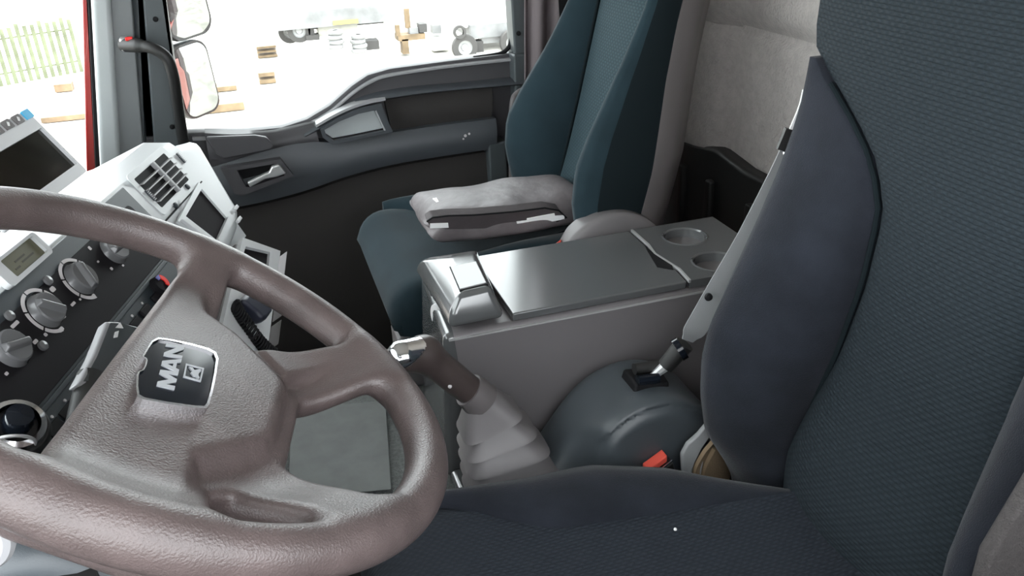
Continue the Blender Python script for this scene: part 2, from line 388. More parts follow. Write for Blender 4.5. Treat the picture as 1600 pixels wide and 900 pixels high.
# ------------------------------------------------------------------ passenger door
door = struct(thing('door_1', 'x', 'door', (.25, 2.15, .1))); del door['label']; del door['category']
YD = 2.16
belt = [(222, 214), (300, 208), (380, 206), (440, 200), (480, 187), (515, 166), (550, 135), (575, 118), (610, 108), (700, 96), (800, 84), (826, 82)]
bp = [at(*q, y=YD) for q in belt]
low = [np.array([.74, YD, .06]), np.array([-.40, YD, .06])]
link('door_panel', prism(bp+low, (0, .05, 0)), M['door'], door, bevel=.006)
# outer red skin
link('outer_skin', prism([np.array([p[0], YD+.06, p[2]-.02]) for p in bp]+[np.array([.76, YD+.06, -.1]), np.array([-.42, YD+.06, -.1])], (0, .03, 0)), M['red'], door, bevel=.004)
# sill ledge following the belt line
led = smooth_path([at(*q, y=YD) for q in [(300, 212), (380, 209), (440, 203), (480, 190), (515, 170), (550, 141), (580, 122), (612, 112), (700, 99), (800, 88)]], 5)
link('sill_ledge', loft([[p+np.array([0, dy, dz]) for dy, dz in ((-.012, -.004), (-.012, -.010), (.045, -.008), (.045, .004))] for p in led]), M['ledge'], door, bevel=.001)
def strip(top, bot, y_t, y_b, th, name, m, bevel=.008, n=4):
    """bulging band of door trim between an upper and a lower edge"""
    T = smooth_path([at(*q, y=y_t) for q in top], n); B = smooth_path([at(*q, y=y_b) for q in bot], n)
    k = min(len(T), len(B)); rings = []
    for i in range(k):
        t = T[int(round(i*(len(T)-1)/(k-1)))]; b = B[int(round(i*(len(B)-1)/(k-1)))]; mid = (t+b)/2+np.array([0, -.012, 0])
        bk = np.array([0, th, 0]); rings.append([t, t*.75+b*.25+np.array([0, -.009, 0]), mid, t*.25+b*.75+np.array([0, -.009, 0]), b, b+bk, t+bk])
    return link(name, loft(rings), m, door, auto=50)
strip([(470, 205), (520, 178), (570, 152), (640, 138), (720, 131), (828, 120)], [(478, 214), (530, 186), (580, 162), (640, 150), (720, 141), (828, 132)], 2.14, 2.12, .05, 'waist_rail', M['door_teal'])
strip([(600, 154), (640, 150), (690, 143), (768, 134)], [(612, 207), (650, 201), (690, 195), (768, 184)], 2.145, 2.145, .03, 'recess_panel', M['door_dark'])
# silver ledge line
hl = smooth_path([at(*q, y=2.115) for q in [(494, 197), (520, 182), (550, 168), (580, 159), (602, 155)]], 6)
link('bright_strip', loft([[p+np.array(d) for d in ((0, -.003, .004), (0, -.003, -.003), (0, .03, -.003), (0, .03, .006))] for p in hl]), M['ledge'], door)
# armrest sweep
strip([(330, 262), (400, 240), (460, 222), (530, 222), (600, 209), (680, 197), (775, 185)], [(330, 330), (400, 318), (470, 300), (540, 276), (610, 258), (680, 246), (775, 232)], 2.12, 2.11, .06, 'armrest', M['door_teal'])
strip([(320, 208), (360, 210), (390, 209), (432, 206), (490, 192)], [(330, 262), (360, 256), (400, 246), (440, 236), (500, 226)], 2.135, 2.125, .05, 'upper_trim', M['door'])
strip([(330, 335), (400, 322), (475, 303), (545, 279), (615, 261), (685, 249), (770, 236)], [(330, 620), (400, 620), (475, 620), (545, 620), (615, 620), (685, 620), (770, 620)], 2.14, 2.10, .05, 'lower_panel', M['door_dark'])
# grab pocket
fr = Frame(at(555, 200, y=2.100), (1, 0, 0), (0, 0, -1)); fr.n = np.array([0, -1.0, 0])
pk = [fr.loc(*q) for q in [(507, 203), (530, 190), (560, 178), (588, 172), (596, 190), (603, 204), (560, 213), (522, 220), (510, 212)]]
pk2 = [(a*1.18+.004, b*1.35) for a, b in pk]
pocket = link('grab_pocket', fr.holed(pk2, [pk], .0, -.012), M['door_teal'], door)
link('lit_pocket_floor', fr.poly(pk, -.034, -.028), M['pillar'], pocket, smooth=False)  # paler plastic here stands in for light falling into the pocket
link('pocket_edge', tube([fr.w(*q, -.006) for q in (fr.loc(588, 173), fr.loc(597, 190), fr.loc(603, 205))], .004), M['ledge'], pocket)
# dark speaker pad and door lever with its bezel
g = Frame(at(400, 265, y=2.095), (1, 0, 0), (0, 0, -1)); g.n = np.array([0, -1.0, 0])
link('pad', g.poly([g.loc(*q) for q in [(322, 214), (398, 211), (416, 214), (428, 227), (424, 233), (350, 248), (338, 240)]], -.01, .006), M['door'], door, bevel=.004)
bz = link('lever_bezel', g.holed([g.loc(*q) for q in [(345, 262), (438, 247), (458, 272), (452, 275), (378, 304), (366, 300)]], [[g.loc(*q) for q in [(370, 264), (428, 254), (444, 272), (390, 290), (384, 290)]]], -.012, .012), M['door'], door)
link('bezel_floor', g.poly([g.loc(*q) for q in [(366, 260), (432, 250), (450, 275), (388, 296)]], -.014, -.010), M['black'], bz, smooth=False)
link('door_lever', g.poly([g.loc(*q) for q in [(386, 282), (412, 269), (420, 266), (424, 257), (436, 254), (447, 268), (432, 274), (414, 277), (390, 290)]], .002, .018), M['satin'], door, bevel=.004, label='silver door release lever')
# small white mark on the armrest
for k, (q, r) in enumerate([((727, 212), .004), ((733, 209), .003), ((724, 217), .0025)]):
    link('scuff_mark', lathe([(0, 0), (r, 0), (r, .0015), (0, .0015)], at(*q, y=2.095), (0, -1, 0), 10), M['grey_print'], door)
# window frame of the door
column(*quadcol([(206, 205), (228, 205)], [(206, 0), (218, 0)], 0, 2.155, 2.21, zb=.70), 'frame_channel', M['frame'], door, .003)
column(*quadcol([(227, 208), (240, 208)], [(217, 0), (224, 0)], 0, 2.165, 2.21, zb=.70), 'run_channel', M['black'], door, .003)
column(*quadcol([(239, 208), (288, 208)], [(223, 0), (258, 0)], 0, 2.14, 2.20, zb=.70), 'window_frame', M['frame'], door, .006)
column(*quadcol([(804, 84), (826, 82)], [(799, 0), (822, 0)], 0, 2.14, 2.20, zb=.80), 'window_frame', M['frame'], door, .006)
for q in ((243, 30), (269, 198), (810, 52)):
    s_ = link('frame_screw', lathe([(0, 0), (.006, 0), (.006, .003), (.004, .004), (0, .004)], at(*q, y=2.14), (0, -1, 0), 14), M['black'], door)
# door end cap and latch side
link('end_cap', box(*sorted((at(800, 86, y=2.135)[0], at(826, 86, y=2.135)[0])), 2.12, 2.17, .06, at(810, 84, y=2.13)[2]), M['frame'], door, bevel=.006)
link('end_cap', box(*sorted((at(762, 230, y=2.115)[0], at(790, 230, y=2.115)[0])), 2.105, 2.17, .06, at(775, 222, y=2.11)[2]), M['frame'], door, bevel=.006)
# window pane
gp = [at(*q, y=2.185) for q in [(262, 214), (300, 214), (380, 212), (440, 206), (480, 193), (515, 173), (550, 143), (580, 124), (612, 114), (700, 101), (797, 90)]]
xr = at(797, 60, y=2.185)[0]
st('window_2', prism(gp+[np.array([xr+.03, 2.185, 1.86]), np.array([at(240, 0, y=2.185)[0], 2.185, 1.86])], (0, .004, 0)), M['glass'], smooth=False)
# rounded lower rear corner seal of the pane
cr = [at(*q, y=2.178) for q in [(800, 40), (799, 60), (796, 72), (788, 81), (774, 86), (740, 91)]]
link('glass_seal', tube(smooth_path(cr, 4), .006, 8), M['black'], door)

# grab handle on the front pillar
hp = smooth_path([at(193, 70, y=2.12), at(215, 71, y=2.09), at(240, 76, y=2.07), at(260, 90, y=2.065), at(270, 115, y=2.07), at(276, 150, y=2.09), at(284, 205, y=2.12), at(290, 240, y=2.135)], 6)
gh = link('grab_handle', tube(hp, [.016]*8+[.013]*(len(hp)-8), 14), M['blackplastic'], pil, label='black curved grab handle')
link('end_cap', box(*sorted((at(186, 60, y=2.12)[0], at(200, 60, y=2.12)[0])), 2.105, 2.135, at(190, 80, y=2.12)[2], at(190, 58, y=2.12)[2]), M['satin'], gh, bevel=.005, label='silver end cap')
q = at(202, 60, y=2.1); link('red_tab', box(q[0]-.008, q[0]+.008, 2.09, 2.10, q[2]-.004, q[2]+.004), M['redplastic'], gh, bevel=.002, label='small red tab')

# curtain hanging at the side, steel bar behind
def curtain():
    rings = []; P0 = at(827, 300, y=2.05); 
    xs0, xs1 = at(822, 100, y=2.08)[0], at(875, 100, y=2.08)[0]+.04
    V = []; Fc = []; nx = 40; zs = np.linspace(.35, 1.85, 20)
    for z in zs:
        for i in range(nx):
            t = i/(nx-1); x = xs0+(xs1-xs0)*t; V.append((x+.03*(z-.9), 2.09+.014*math.sin(t*16), z))
    for a in range(len(zs)-1):
        for i in range(nx-1): Fc.append((a*nx+i, a*nx+i+1, (a+1)*nx+i+1, (a+1)*nx+i))
    return pydata(V, Fc)
cu = link('curtain', curtain(), M['curtain']); sl = cu.modifiers.new('s', 'SOLIDIFY'); sl.thickness = .004
tag(cu, 'mauve grey curtain hanging beside the passenger seat back', 'curtain')
gb = link('grab_bar', tube(smooth_path([at(800, 330, y=2.04), at(800, 230, y=2.04), at(801, 165, y=2.04), at(808, 147, y=2.045), at(824, 140, y=2.06), at(840, 140, y=2.07)], 6), .009, 12), M['taupe'])
tag(gb, 'bent grey metal bar between the passenger door and the seat', 'bar')

# ================================================================== DASHBOARD
nH = np.array([.8, -.233, .55]); nH /= np.linalg.norm(nH)
e1 = np.array([.233, .8, 0]); e1 /= np.linalg.norm(e1); e2 = np.cross(nH, e1)
if e2[2] > 0: e2 = -e2
D = Frame(at(65, 490, z=.88), e1, e2)
if D.n @ nH < 0: D.n = nH
dl = D.loc
dash = thing('dashboard', 'glare-paled grey dashboard with vents, knobs and dark control strip', 'dashboard', D.w(0, 0, -.1))
# main shell: outline on the face, top running forward to the windscreen
b_crease = dl(162, 318)[1]; a_far0 = dl(311, 214)[0]; a_far1 = dl(379, 332)[0]
def shell():
    rings = []
    for a in (-.80, -.5, -.2, .1, .199, .201, .3, a_far0-.09):
        f = 1.0
        bt = b_crease
        base = D.w(a, bt, 0)
        fx = lambda x, z: np.array([x, base[1]+(base[0]-x)*-.0+ (x-base[0])*.28*0, z])
        bb = .30 if a < .2 else .15
        r = [D.w(a, bb, -.02), D.w(a, .02, 0), D.w(a, bt+.012, 0), D.w(a, bt-.004, -.005), fx(base[0]-.045, base[2]+.006), fx(base[0]-.13, base[2]-.028), fx(min(base[0]-.30, -.60), base[2]-.10), fx(min(base[0]-.30, -.60), .45), D.w(a, bb, -.12)]
        rings.append(r)
    return loft(rings)
link('shell', shell(), M['dash'], dash, bevel=.012)
# far end cheek of the shell
ch = [dl(309, 213), dl(380, 332), dl(378, 353), dl(367, 383)]
cheek = [D.w(a_far0-.20, b_crease+.004, .0006)]+[D.w(a_far0-.08, b_crease+.002, .0006)]+[D.w(a, b, .0006) for a, b in ch]+[D.w(ch[-1][0]-.12, ch[-1][1], .0006)]
link('end_pod', prism(cheek, -D.n*.16), M['dash'], dash, bevel=.020)
# darker control strip: surround, panel and rows
s0, s1 = dl(60, 640), dl(235, 440); bs = (s0[1]+s1[1])/2
q0 = dl(170, 372); q1 = dl(30, 480)
kb = [dl(10, 550), dl(65, 490), dl(120, 440), dl(172, 395)]
a_r = dl(245, 395)[0]
link('control_surround', D.poly([(-.6, dl(120, 354)[1]), (a_r+.055, dl(120, 354)[1]), (a_r+.055, .15), (-.6, .15)], .0005, .004), M['dash_dark'], dash, bevel=.003)  # upper part shows the dash plastic without the painted glare
ptop = dl(132, 372)[1]; pbot = dl(150, 545)[1]*0+bs-.006
link('control_panel', D.poly(rrect(-.5, a_r+.03, ptop+.006, pbot, .008), .004, .006), M['panel_black'], dash, bevel=.0015)
link('seam_rail', D.box(-.6, a_r+.055, bs-.003, bs+.003, .004, .0075), M['dash_dark'], dash, bevel=.001)
def arc(c, r0, r1, t0, t1, h0, h1, n=12):
    P = [(c[0]+r1*math.cos(t0+(t1-t0)*k/n), c[1]+r1*math.sin(t0+(t1-t0)*k/n)) for k in range(n+1)]+[(c[0]+r0*math.cos(t1+(t0-t1)*k/n), c[1]+r0*math.sin(t1+(t0-t1)*k/n)) for k in range(n+1)]
    return D.poly(P, h0, h1)
for i, c in enumerate(kb):
    r = .0205 if i < 3 else .019
    kn = link('control_knob', lathe([(.0, 0), (r+.0015, 0), (r, .003), (r*.93, .0085), (r*.84, .010), (0, .0095)], D.w(*c, .006), D.n, 36), M['knob'], dash)
    ang = math.radians((20, 50, 110, 5)[i]); ca, sa = math.cos(ang), math.sin(ang)
    def rot(u, v): return (c[0]+u*ca-v*sa, c[1]+u*sa+v*ca)
    link('grip', hexa([D.w(*rot(-r*.9, -.0060), .0145), D.w(*rot(r*.9, -.0060), .0145), D.w(*rot(r*.9, .0060), .0145), D.w(*rot(-r*.9, .0060), .0145)],
                      [D.w(*rot(-r*.75, -.0026), .0215), D.w(*rot(r*.75, -.0026), .0215), D.w(*rot(r*.75, .0026), .0215), D.w(*rot(-r*.75, .0026), .0215)]), M['knob'], kn, bevel=.0015)
    if i in (1, 2):
        for t0, t1 in ((100, 150), (155, 205), (210, 262), (268, 320), (326, 368)):
            link('scale_arc', arc(c, r+.0042, r+.0085, math.radians(t0), math.radians(t1), .006, .0068), M['grey_print'], dash)
# printed symbols, indicator dots
for q, w_, h_ in [((140, 388), .006, .008), ((197, 397), .006, .006), ((153, 409), .005, .004), ((174, 420), .006, .006), ((192, 415), .005, .004), ((82, 452), .011, .009), ((146, 462), .007, .006), ((114, 475), .012, .005), ((125, 468), .004, .004),
                  ((23, 507), .018, .006), ((95, 515), .012, .007), ((71, 523), .006, .006), ((55, 534), .010, .006), ((43, 552), .008, .008), ((30, 528), .004, .005), ((10, 584), .006, .005), ((100, 495), .006, .005)]:
    a, b = dl(*q, .006); link('printed_symbol', D.poly(rrect(a-w_*.38, a+w_*.38, b-h_*.33, b+h_*.33, min(w_, h_)*.2, 2), .006, .0066), M['grey_print'], dash, smooth=False)
for q in ((74, 439), (14, 494), (66, 541)):
    a, b = dl(*q, .006); link('indicator_button', lathe([(0, 0), (.006, 0), (.0055, .003), (0, .0042)], D.w(a, b, .006), D.n, 18), M['knob'], dash)
# switch row below the rail
for i, (q, w_) in enumerate([((47, 638), 0), ((68, 612), 0), ((87, 588), 0), ((107, 565), 0), ((127, 541), 0), ((145, 520), 0), ((187, 487), 1), ((206, 470), 1), ((226, 450), 1)]):
    a, b = dl(q[0]+8, q[1]+6, .004)
    sw = link('rocker_switch', D.box(a-.0125, a+.0125, bs+.014, bs+.052, .004, .009 if w_ else .006), M['panel_black'] if w_ else M['black'], dash, bevel=.002)
    aa = a; link('switch_mark', D.poly(circ(aa+.009, bs+.011, .0018, 10), .004, .0052), M['grey_print'], sw, smooth=False)
    if w_: link('switch_mark', D.poly(rrect(aa-.004, aa+.004, bs+.036, bs+.043, .002, 2), .009, .0095), M['grey_print'], sw, smooth=False)
a, b = dl(248, 446, .01)
rk = link('rotary_dial', lathe([(0, 0), (.013, 0), (.012, .010), (0, .011)], D.w(a, b, .006), D.n, 24), M['panel_black'], dash)
link('red_mark', arc((a, b), .005, .0115, math.radians(-60), math.radians(60), .017, .0185), M['redplastic'], rk, label='bright red mark')
link('blue_mark', arc((a, b), .006, .0115, math.radians(-110), math.radians(-65), .017, .0185), M['blueplastic'], rk, label='violet blue mark')
# clock display with its bezel
L0, L1, L2, L3 = dl(48, 362, .012), dl(85, 392, .012), dl(21, 449, .012), dl(-18, 418, .012)
a0, a1 = (L2[0]+L3[0])/2, (L0[0]+L1[0])/2; b0, b1 = (L0[1]+L3[1])/2, (L1[1]+L2[1])/2
s2 = dl(73, 391, .012); s3 = dl(24, 431, .012); s4 = dl(47, 371, .012)
dsp = link('clock_display', D.holed(rrect(a0, a1, b0, b1, .006), [rrect(s3[0], s2[0], s4[1], s2[1]+.001, .002)], .004, .013), M['lightgrey'], dash)
link('screen', D.box(s3[0]-.002, s2[0]+.002, s4[1]-.002, s2[1]+.003, .004, .0085), M['lcd'], dsp, smooth=False)
for k, (u, v, l) in enumerate([(.30, .40, .30), (.42, .62, .36), (.18, .70, .14)]):
    aw, bw = s2[0]-s3[0], s2[1]-s4[1]
    link('display_text', D.box(s3[0]+aw*u, s3[0]+aw*(u+l), s4[1]+bw*v, s4[1]+bw*(v+.10), .0085, .0089), M['lcd_text'], dsp, smooth=False)
# air vent with divider and louvres
v0, v1 = dl(210, 286), dl(291, 276); va0, va1 = (dl(210, 286)[0]+dl(258, 329)[0])/2, (dl(251, 237)[0]+dl(291, 276)[0])/2
vb0, vb1 = (dl(210, 286)[1]+dl(251, 237)[1])/2, (dl(258, 329)[1]+dl(291, 276)[1])/2
vent = link('air_vent', D.holed(rrect(va0-.012, va1+.012, vb0-.010, vb1+.010, .008), [rrect(va0, va1, vb0, vb1, .003)], .0, .0015), M['dash'], dash)
link('duct_shade', D.box(va0, va1, vb0, vb1, .0005, .0012), M['black'], vent, smooth=False)  # flat black sheet painting the dark depth behind the louvres
am = (va0+va1)/2+.006
link('divider', D.box(am-.003, am+.003, vb0-.001, vb1+.001, .001, .008), M['ledge'], vent, bevel=.001)
for k in range(1, 5):
    bb = vb0+(vb1-vb0)*k/5
    for (x0, x1) in ((va0+.001, am-.003), (am+.003, va1-.001)):
        link('louvre', hexa([D.w(x0, bb-.0006, .001), D.w(x1, bb-.0006, .001), D.w(x1, bb+.0008, .001), D.w(x0, bb+.0008, .001)], [D.w(x0, bb+.001, .0072), D.w(x1, bb+.001, .0072), D.w(x1, bb+.003, .0072), D.w(x0, bb+.003, .0072)]), M['ledge'], vent, smooth=False)
for q in ((281, 248), (233, 307)):                                   # ribbed thumb wheels at both ends
    a, b = dl(*q); 
    tw = link('thumb_wheel', D.box(a-.0025, a+.0025, b-.010, b+.010, .001, .004), M['dash_dark'], vent, bevel=.001)
    for k in range(7): link('rib', D.box(a-.003, a+.003, b-.0095+k*.0029, b-.0083+k*.0029, .004, .0055), M['ledge'], tw, smooth=False)
for q in ((291, 293), (273, 322)):
    a, b = dl(*q); link('vent_knob', lathe([(0, 0), (.005, 0), (.0045, .004), (0, .005)], D.w(a, b, .0005), D.n, 16), M['dash_dark'], dash)
# seam across the pod, framed screen, lip below it
u0, u1 = dl(307, 281), dl(266, 350); sb = (u0[1]+u1[1])/2
link('seam', D.box(min(u0[0], u1[0])-.01, max(u0[0], u1[0])+.01, sb-.0012, sb+.0012, -.001, .0008), M['black'], dash, smooth=False)
sc = [dl(314, 296, .004), dl(353, 341, .004), dl(337, 376, .004), dl(289, 339, .004)]
fo = [dl(311, 284, .006), dl(360, 341, .006), dl(345, 384, .006), dl(278, 345, .006)]
scr = link('screen_frame', D.holed(fo, [sc], 0, .006), M['dash'], dash)
link('screen', D.poly(sc, .0006, .0022), M['screen_soft'], scr, smooth=False)
link('screen_edge', prism([D.w(*dl(353, 341, .006), .006), D.w(*dl(355, 343, .006), .006), D.w(*dl(339, 379, .006), .006), D.w(*dl(337, 376, .006), .006)], D.n*.006), M['lightgrey'], scr, smooth=False)
link('clip_rail', D.poly([dl(283, 343, .01), dl(293, 343, .01), dl(336, 378, .01), dl(326, 376, .01)], .006, .012), M['lightgrey'], scr, bevel=.001)
for q in ((366, 327), (371, 345)):
    a, b = dl(*q); link('edge_clip', D.box(a-.010, a+.010, b-.003, b+.003, .0, .006), M['lightgrey'], dash, bevel=.001)
# lower flank of the dashboard under the pod and knee panel
link('knee_panel', hexa([D.w(-.8, .15, .003), D.w(.20, .15, .003), D.w(.20, .15, -.16), D.w(-.8, .15, -.2)], [D.w(-.8, .30, .0), D.w(.20, .30, -.02), D.w(.20, .30, -.2), D.w(-.8, .30, -.2)]), M['blackplastic'], dash, bevel=.01)

# ------------------------------------------------------------------ white framed radio below the pod
R0 = [dl(345, 515, .02), dl(378, 372, .02), dl(437, 393, .02), dl(416, 552, .02)]
radio = thing('radio_unit', 'white framed radio unit hanging below the dashboard end pod', 'radio', D.w(*R0[0], 0))
wn = [dl(384, 385, .022), dl(422, 394, .022), dl(419, 425, .022), dl(376, 412, .022)]
link('face', D.holed(R0, [wn], .012, .022), M['lightgrey'], radio)
link('body', D.poly([(a*.98+.003, b) for a, b in R0], -.05, .011), M['taupe'], radio, bevel=.004)
link('dark_window', D.poly(wn, .0115, .016), M['screen_soft'], radio, smooth=False)
for (y0_, y1_) in (((440, 400), (434, 450)), ((436, 465), (432, 500)), ((430, 508), (425, 545))):
    a, b = dl(*y0_, .0); a2, b2 = dl(*y1_, .0)
    link('side_rib', D.poly([(a+.002, b), (a+.006, b), (a2+.006, b2), (a2+.002, b2)], -.01, .012), M['taupe'], radio, bevel=.001)
mic = thing('handset_microphone', 'navy round handset clipped on the white radio below the dash', 'microphone', D.w(*dl(398, 480, .03), .03))
a, b = dl(397, 484, .04)
link('body', D.poly([dl(*q, .03) for q in [(368, 476), (376, 466), (392, 464), (408, 469), (416, 480), (416, 493), (408, 504), (400, 506), (392, 495), (382, 488)]], .024, .045), M['navy'], mic, bevel=.006)
cordc = [D.w(*dl(*q, .03), .032) for q in [(366, 478), (375, 494), (388, 512), (402, 532), (414, 545), (428, 556)]]
cp = smooth_path(cordc, 40); hel = []
for i, p_ in enumerate(cp):
    t = i*.62; rr_ = .0075; hel.append(p_+rr_*(math.cos(t)*D.n+math.sin(t)*D.e1*.7+math.sin(t)*np.array([0, 0, .7])))
co = link('coiled_cord', tube(hel, .0021, 6), M['black']); tag(co, 'black coiled cord hanging from the handset over the white radio', 'cord')

# ------------------------------------------------------------------ satnav tablet standing on the dash top
HT = .05
T_tr, T_br = dl(52, 166, HT), dl(127, 274, HT); ta1 = (T_tr[0]+T_br[0])/2; tb0, tb1 = T_tr[1], T_br[1]; ta0 = ta1-.19
tab = thing('navigation_display', 'silver framed navigation screen on the dash with buttons along its top', 'screen', D.w((ta0+ta1)/2, tb1, HT-.02))
tsc = rrect(ta0+.012, ta1-.004, tb0+.026, tb1-.014, .002)
link('case', D.holed(rrect(ta0, ta1, tb0, tb1, .005), [tsc], HT-.012, HT), M['taupe'] if 0 else M['lightgrey'], tab)
link('back_case', D.box(ta0+.004, ta1-.004, tb0+.004, tb1-.004, HT-.028, HT-.0125), M['black'], tab, bevel=.004)
link('screen', D.poly(tsc, HT-.0125, HT-.004), M['screen'], tab, smooth=False)
for k, q in enumerate([(42, 179), (27, 187), (11, 195), (-5, 204), (-20, 212)]):
    a, b = dl(*q, HT)
    bt_ = link('button', D.poly(rrect(a-.0085, a+.0085, b-.0058, b+.0058, .001, 2), HT, HT+.0015), M['blue'] if k == 0 else M['taupe'], tab, smooth=False, label='bright blue button' if k == 0 else None)
    if k: link('button_symbol', D.poly([(a-.003, b+.002), (a+.001, b-.003), (a+.004, b-.001), (a, b+.003)], HT+.0015, HT+.002), M['white'], bt_, smooth=False)
link('mount_arm', tube([D.w((ta0+ta1)/2, tb1-.03, HT-.03), D.w((ta0+ta1)/2, tb1+.0, -.01)], .010), M['black'], tab)

# ------------------------------------------------------------------ column stalks
def screenframe(px, py, dist):
    d = ray(px, py); return EYE+d*dist
sk = thing('control_stalk', 'grey column stalk with a white triangle beside the hub', 'stalk', at(175, 540, y=.80))
SF = Frame(at(170, 540, y=.80), D.e1, D.e2); SF.n = D.n
pl = [SF.loc(*q) for q in [(166, 501), (186, 502), (225, 512), (200, 600), (120, 600), (146, 552)]]
link('paddle', SF.poly(pl, -.014, 0), M['ledge'], sk, bevel=.003)
pl2 = [SF.loc(*q) for q in [(172, 505), (190, 506), (220, 515), (200, 596), (130, 596), (152, 556)]]
link('paddle_face', SF.poly(pl2, 0, .001), M['console'], sk, smooth=False)
link('triangle_mark', SF.poly([SF.loc(*q) for q in [(186, 505), (191, 514), (179, 513)]], .001, .0018), M['white'], sk, smooth=False, label='white triangle')
link('wiper_mark', SF.poly([SF.loc(*q) for q in [(178, 520), (184, 518), (182, 528), (176, 529)]], .001, .0018), M['white'], sk, smooth=False)
link('stem', tube([SF.w(*SF.loc(150, 580), -.008), at(100, 700, y=.66)-np.array([0, 0, .03])], [.012, .016]), M['blackplastic'], sk)
ig = thing('ignition_lock', 'chrome ringed ignition lock with a black key head at the left edge', 'lock', at(25, 670, y=.72))
ic = at(24, 668, y=.72); iax = np.array([.45, -.45, .77])
link('barrel', lathe([(0, -.03), (.030, -.03), (.030, -.004), (.027, 0), (0, 0)], ic, iax, 32), M['blackplastic'], ig)
link('ring', lathe([(.017, 0), (.0255, 0), (.024, .008), (.019, .010), (.017, .006)], ic, iax, 32), M['chrome'], ig, label='chrome ring')
link('key_head', lathe([(0, .0), (.011, .0), (.013, .012), (.011, .024), (0, .026)], ic, iax, 20), M['blackgloss'], ig)
link('tag_loop', tube([ic+np.array([.0, -.02, -.004])+.022*np.array([math.cos(t)*.8, math.sin(t)*.5, math.sin(t)*-.7]) for t in np.linspace(0, 6.28, 24)], .0016, 6), M['satin'], ig)
# steering column shroud under the wheel
col_ = thing('steering_column', 'black steering column shroud below the wheel', 'column', (-.2, .60, .2))
link('shroud', hexa([(-.34, .52, .50), (-.22, .52, .48), (-.22, .69, .48), (-.34, .69, .50)], [(-.27, .54, .89), (-.17, .54, .84), (-.17, .67, .84), (-.27, .67, .89)]), M['blackplastic'], col_, bevel=.03)
link('lower_column', hexa([(-.40, .52, .0), (-.24, .52, .0), (-.24, .69, .0), (-.40, .69, .0)], [(-.34, .53, .52), (-.22, .53, .50), (-.22, .68, .50), (-.34, .68, .52)]), M['blackplastic'], col_, bevel=.03)
# side switch pod with light curved lever, lower left corner
lv = thing('side_lever', 'pale curved lever under the wheel rim at the lower left corner', 'lever', at(40, 880, y=.40))
link('boot', lathe([(0, 0), (.05, 0), (.048, .02), (.038, .03), (.036, .045), (0, .05)], at(35, 905, y=.44)-np.array([0, 0, .05]), (.1, -.2, 1), 30), M['blackplastic'], lv)
link('lever_arm', tube(smooth_path([at(-30, 800, y=.42), at(-2, 818, y=.42), at(8, 840, y=.42), at(2, 862, y=.42), at(-20, 880, y=.42)], 5), .006, 10), M['ledge'], lv, label='pale grey arm')
link('housing', tube(smooth_path([at(-60, 930, y=.46), at(40, 868, y=.46), at(150, 890, y=.46), at(260, 950, y=.46)], 5), .022, 14), M['housing'], lv)

# ================================================================== STEERING WHEEL
WC = np.array([-.0860, .6061, .9776]); tl = .5918
nW = np.array([math.sin(tl), 0, math.cos(tl)]); aW = np.array([math.cos(tl), 0, -math.sin(tl)]); vW = np.array([0, 1.0, 0])
al = math.radians(-12); eU = aW*math.cos(al)+vW*math.sin(al); eV = -aW*math.sin(al)+vW*math.cos(al)
wheel = thing('steering_wheel', 'large worn brown four spoke steering wheel with black badge', 'steering wheel', WC)
def wheel_mesh():
    h = .0024; lo = (-.245, -.245, -.085); hi = (.245, .245, .035)
    U, V, Wd = grid(lo, hi, h); rho = np.sqrt(U*U+V*V)
    rim = np.sqrt((rho-.2150)**2+(Wd*.98)**2)-.0180
    hole1 = [(.004, .215), (.020, .118), (.030, .106), (.064, .107), (.100, .131), (.150, .165), (.22, .24), (.02, .27)]
    hole3 = [(.066, -.128), (.076, -.120), (.105, -.135), (.150, -.168), (.22, -.24), (.07, -.27)]
    hole2 = [(.112, .050), (.112, -.050), (.150, -.078), (.200, -.115), (.26, -.1), (.26, .1), (.200, .115), (.150, .078)]
    U2, V2 = U[:, :, 0], V[:, :, 0]; r2 = rho[:, :, 0]
    web = np.maximum(r2-.213, -(U2+.034))
    for H in (hole1, hole3, hole2): web = smax(web, -(sdpoly(U2, V2, H)-.004), .012)
    wc = -.034+.034*sm(r2, .12, .205)
    web = smax(web[:, :, None]+0*Wd, np.abs(Wd-wc[:, :, None])-.012, .012)
    pad = sdpoly(U2, V2, [(-.040, -.206), (-.040, .206), (-.012, .206), (-.004, .15), (.006, .118), (.035, .104), (.088, .054), (.092, .04), (.092, -.04), (.088, -.054), (.046, -.106), (.050, -.14), (.058, -.206)])+.012
    top = -.010-.012*sm(r2, .05, .19)*0+.004*np.exp(-(r2/.09)**2)
    padz = np.maximum(Wd-top[:, :, None], -(Wd+.042))+.012
    pad3 = np.sqrt(np.maximum(pad[:, :, None], 0)**2+np.maximum(padz, 0)**2)+np.minimum(np.maximum(pad[:, :, None], padz), 0)-.012
    boss = np.maximum(np.maximum(rho-.065, np.abs(Wd+.06)-.03), -(U+.012))
    ridge = []
    for sg in (1,):
        r_ = sdpoly(U2, V2*sg, [(.055, .090), (.064, .100), (.104, .127), (.160, .168), (.180, .158), (.122, .108), (.086, .062)])+.006
        rz = np.maximum(Wd-(-.010+.008*sm(r2, .13, .2))[:, :, None], -(Wd+.040))+.006
        ridge.append(np.sqrt(np.maximum(r_[:, :, None], 0)**2+np.maximum(rz, 0)**2)+np.minimum(np.maximum(r_[:, :, None], rz), 0)-.006)
    pad3 = smin(pad3, ridge[0], .010)
    d = smin(web, pad3, .010); d = smin(d, rim, .016); d = np.minimum(d, boss)
    me = surface_nets(d, lo, h)
    co = np.zeros(len(me.vertices)*3); me.vertices.foreach_get('co', co); co = co.reshape(-1, 3)
    co = WC+co[:, :1]*eU+co[:, 1:2]*eV+co[:, 2:3]*nW
    me.vertices.foreach_set('co', co.ravel()); me.update(); return me
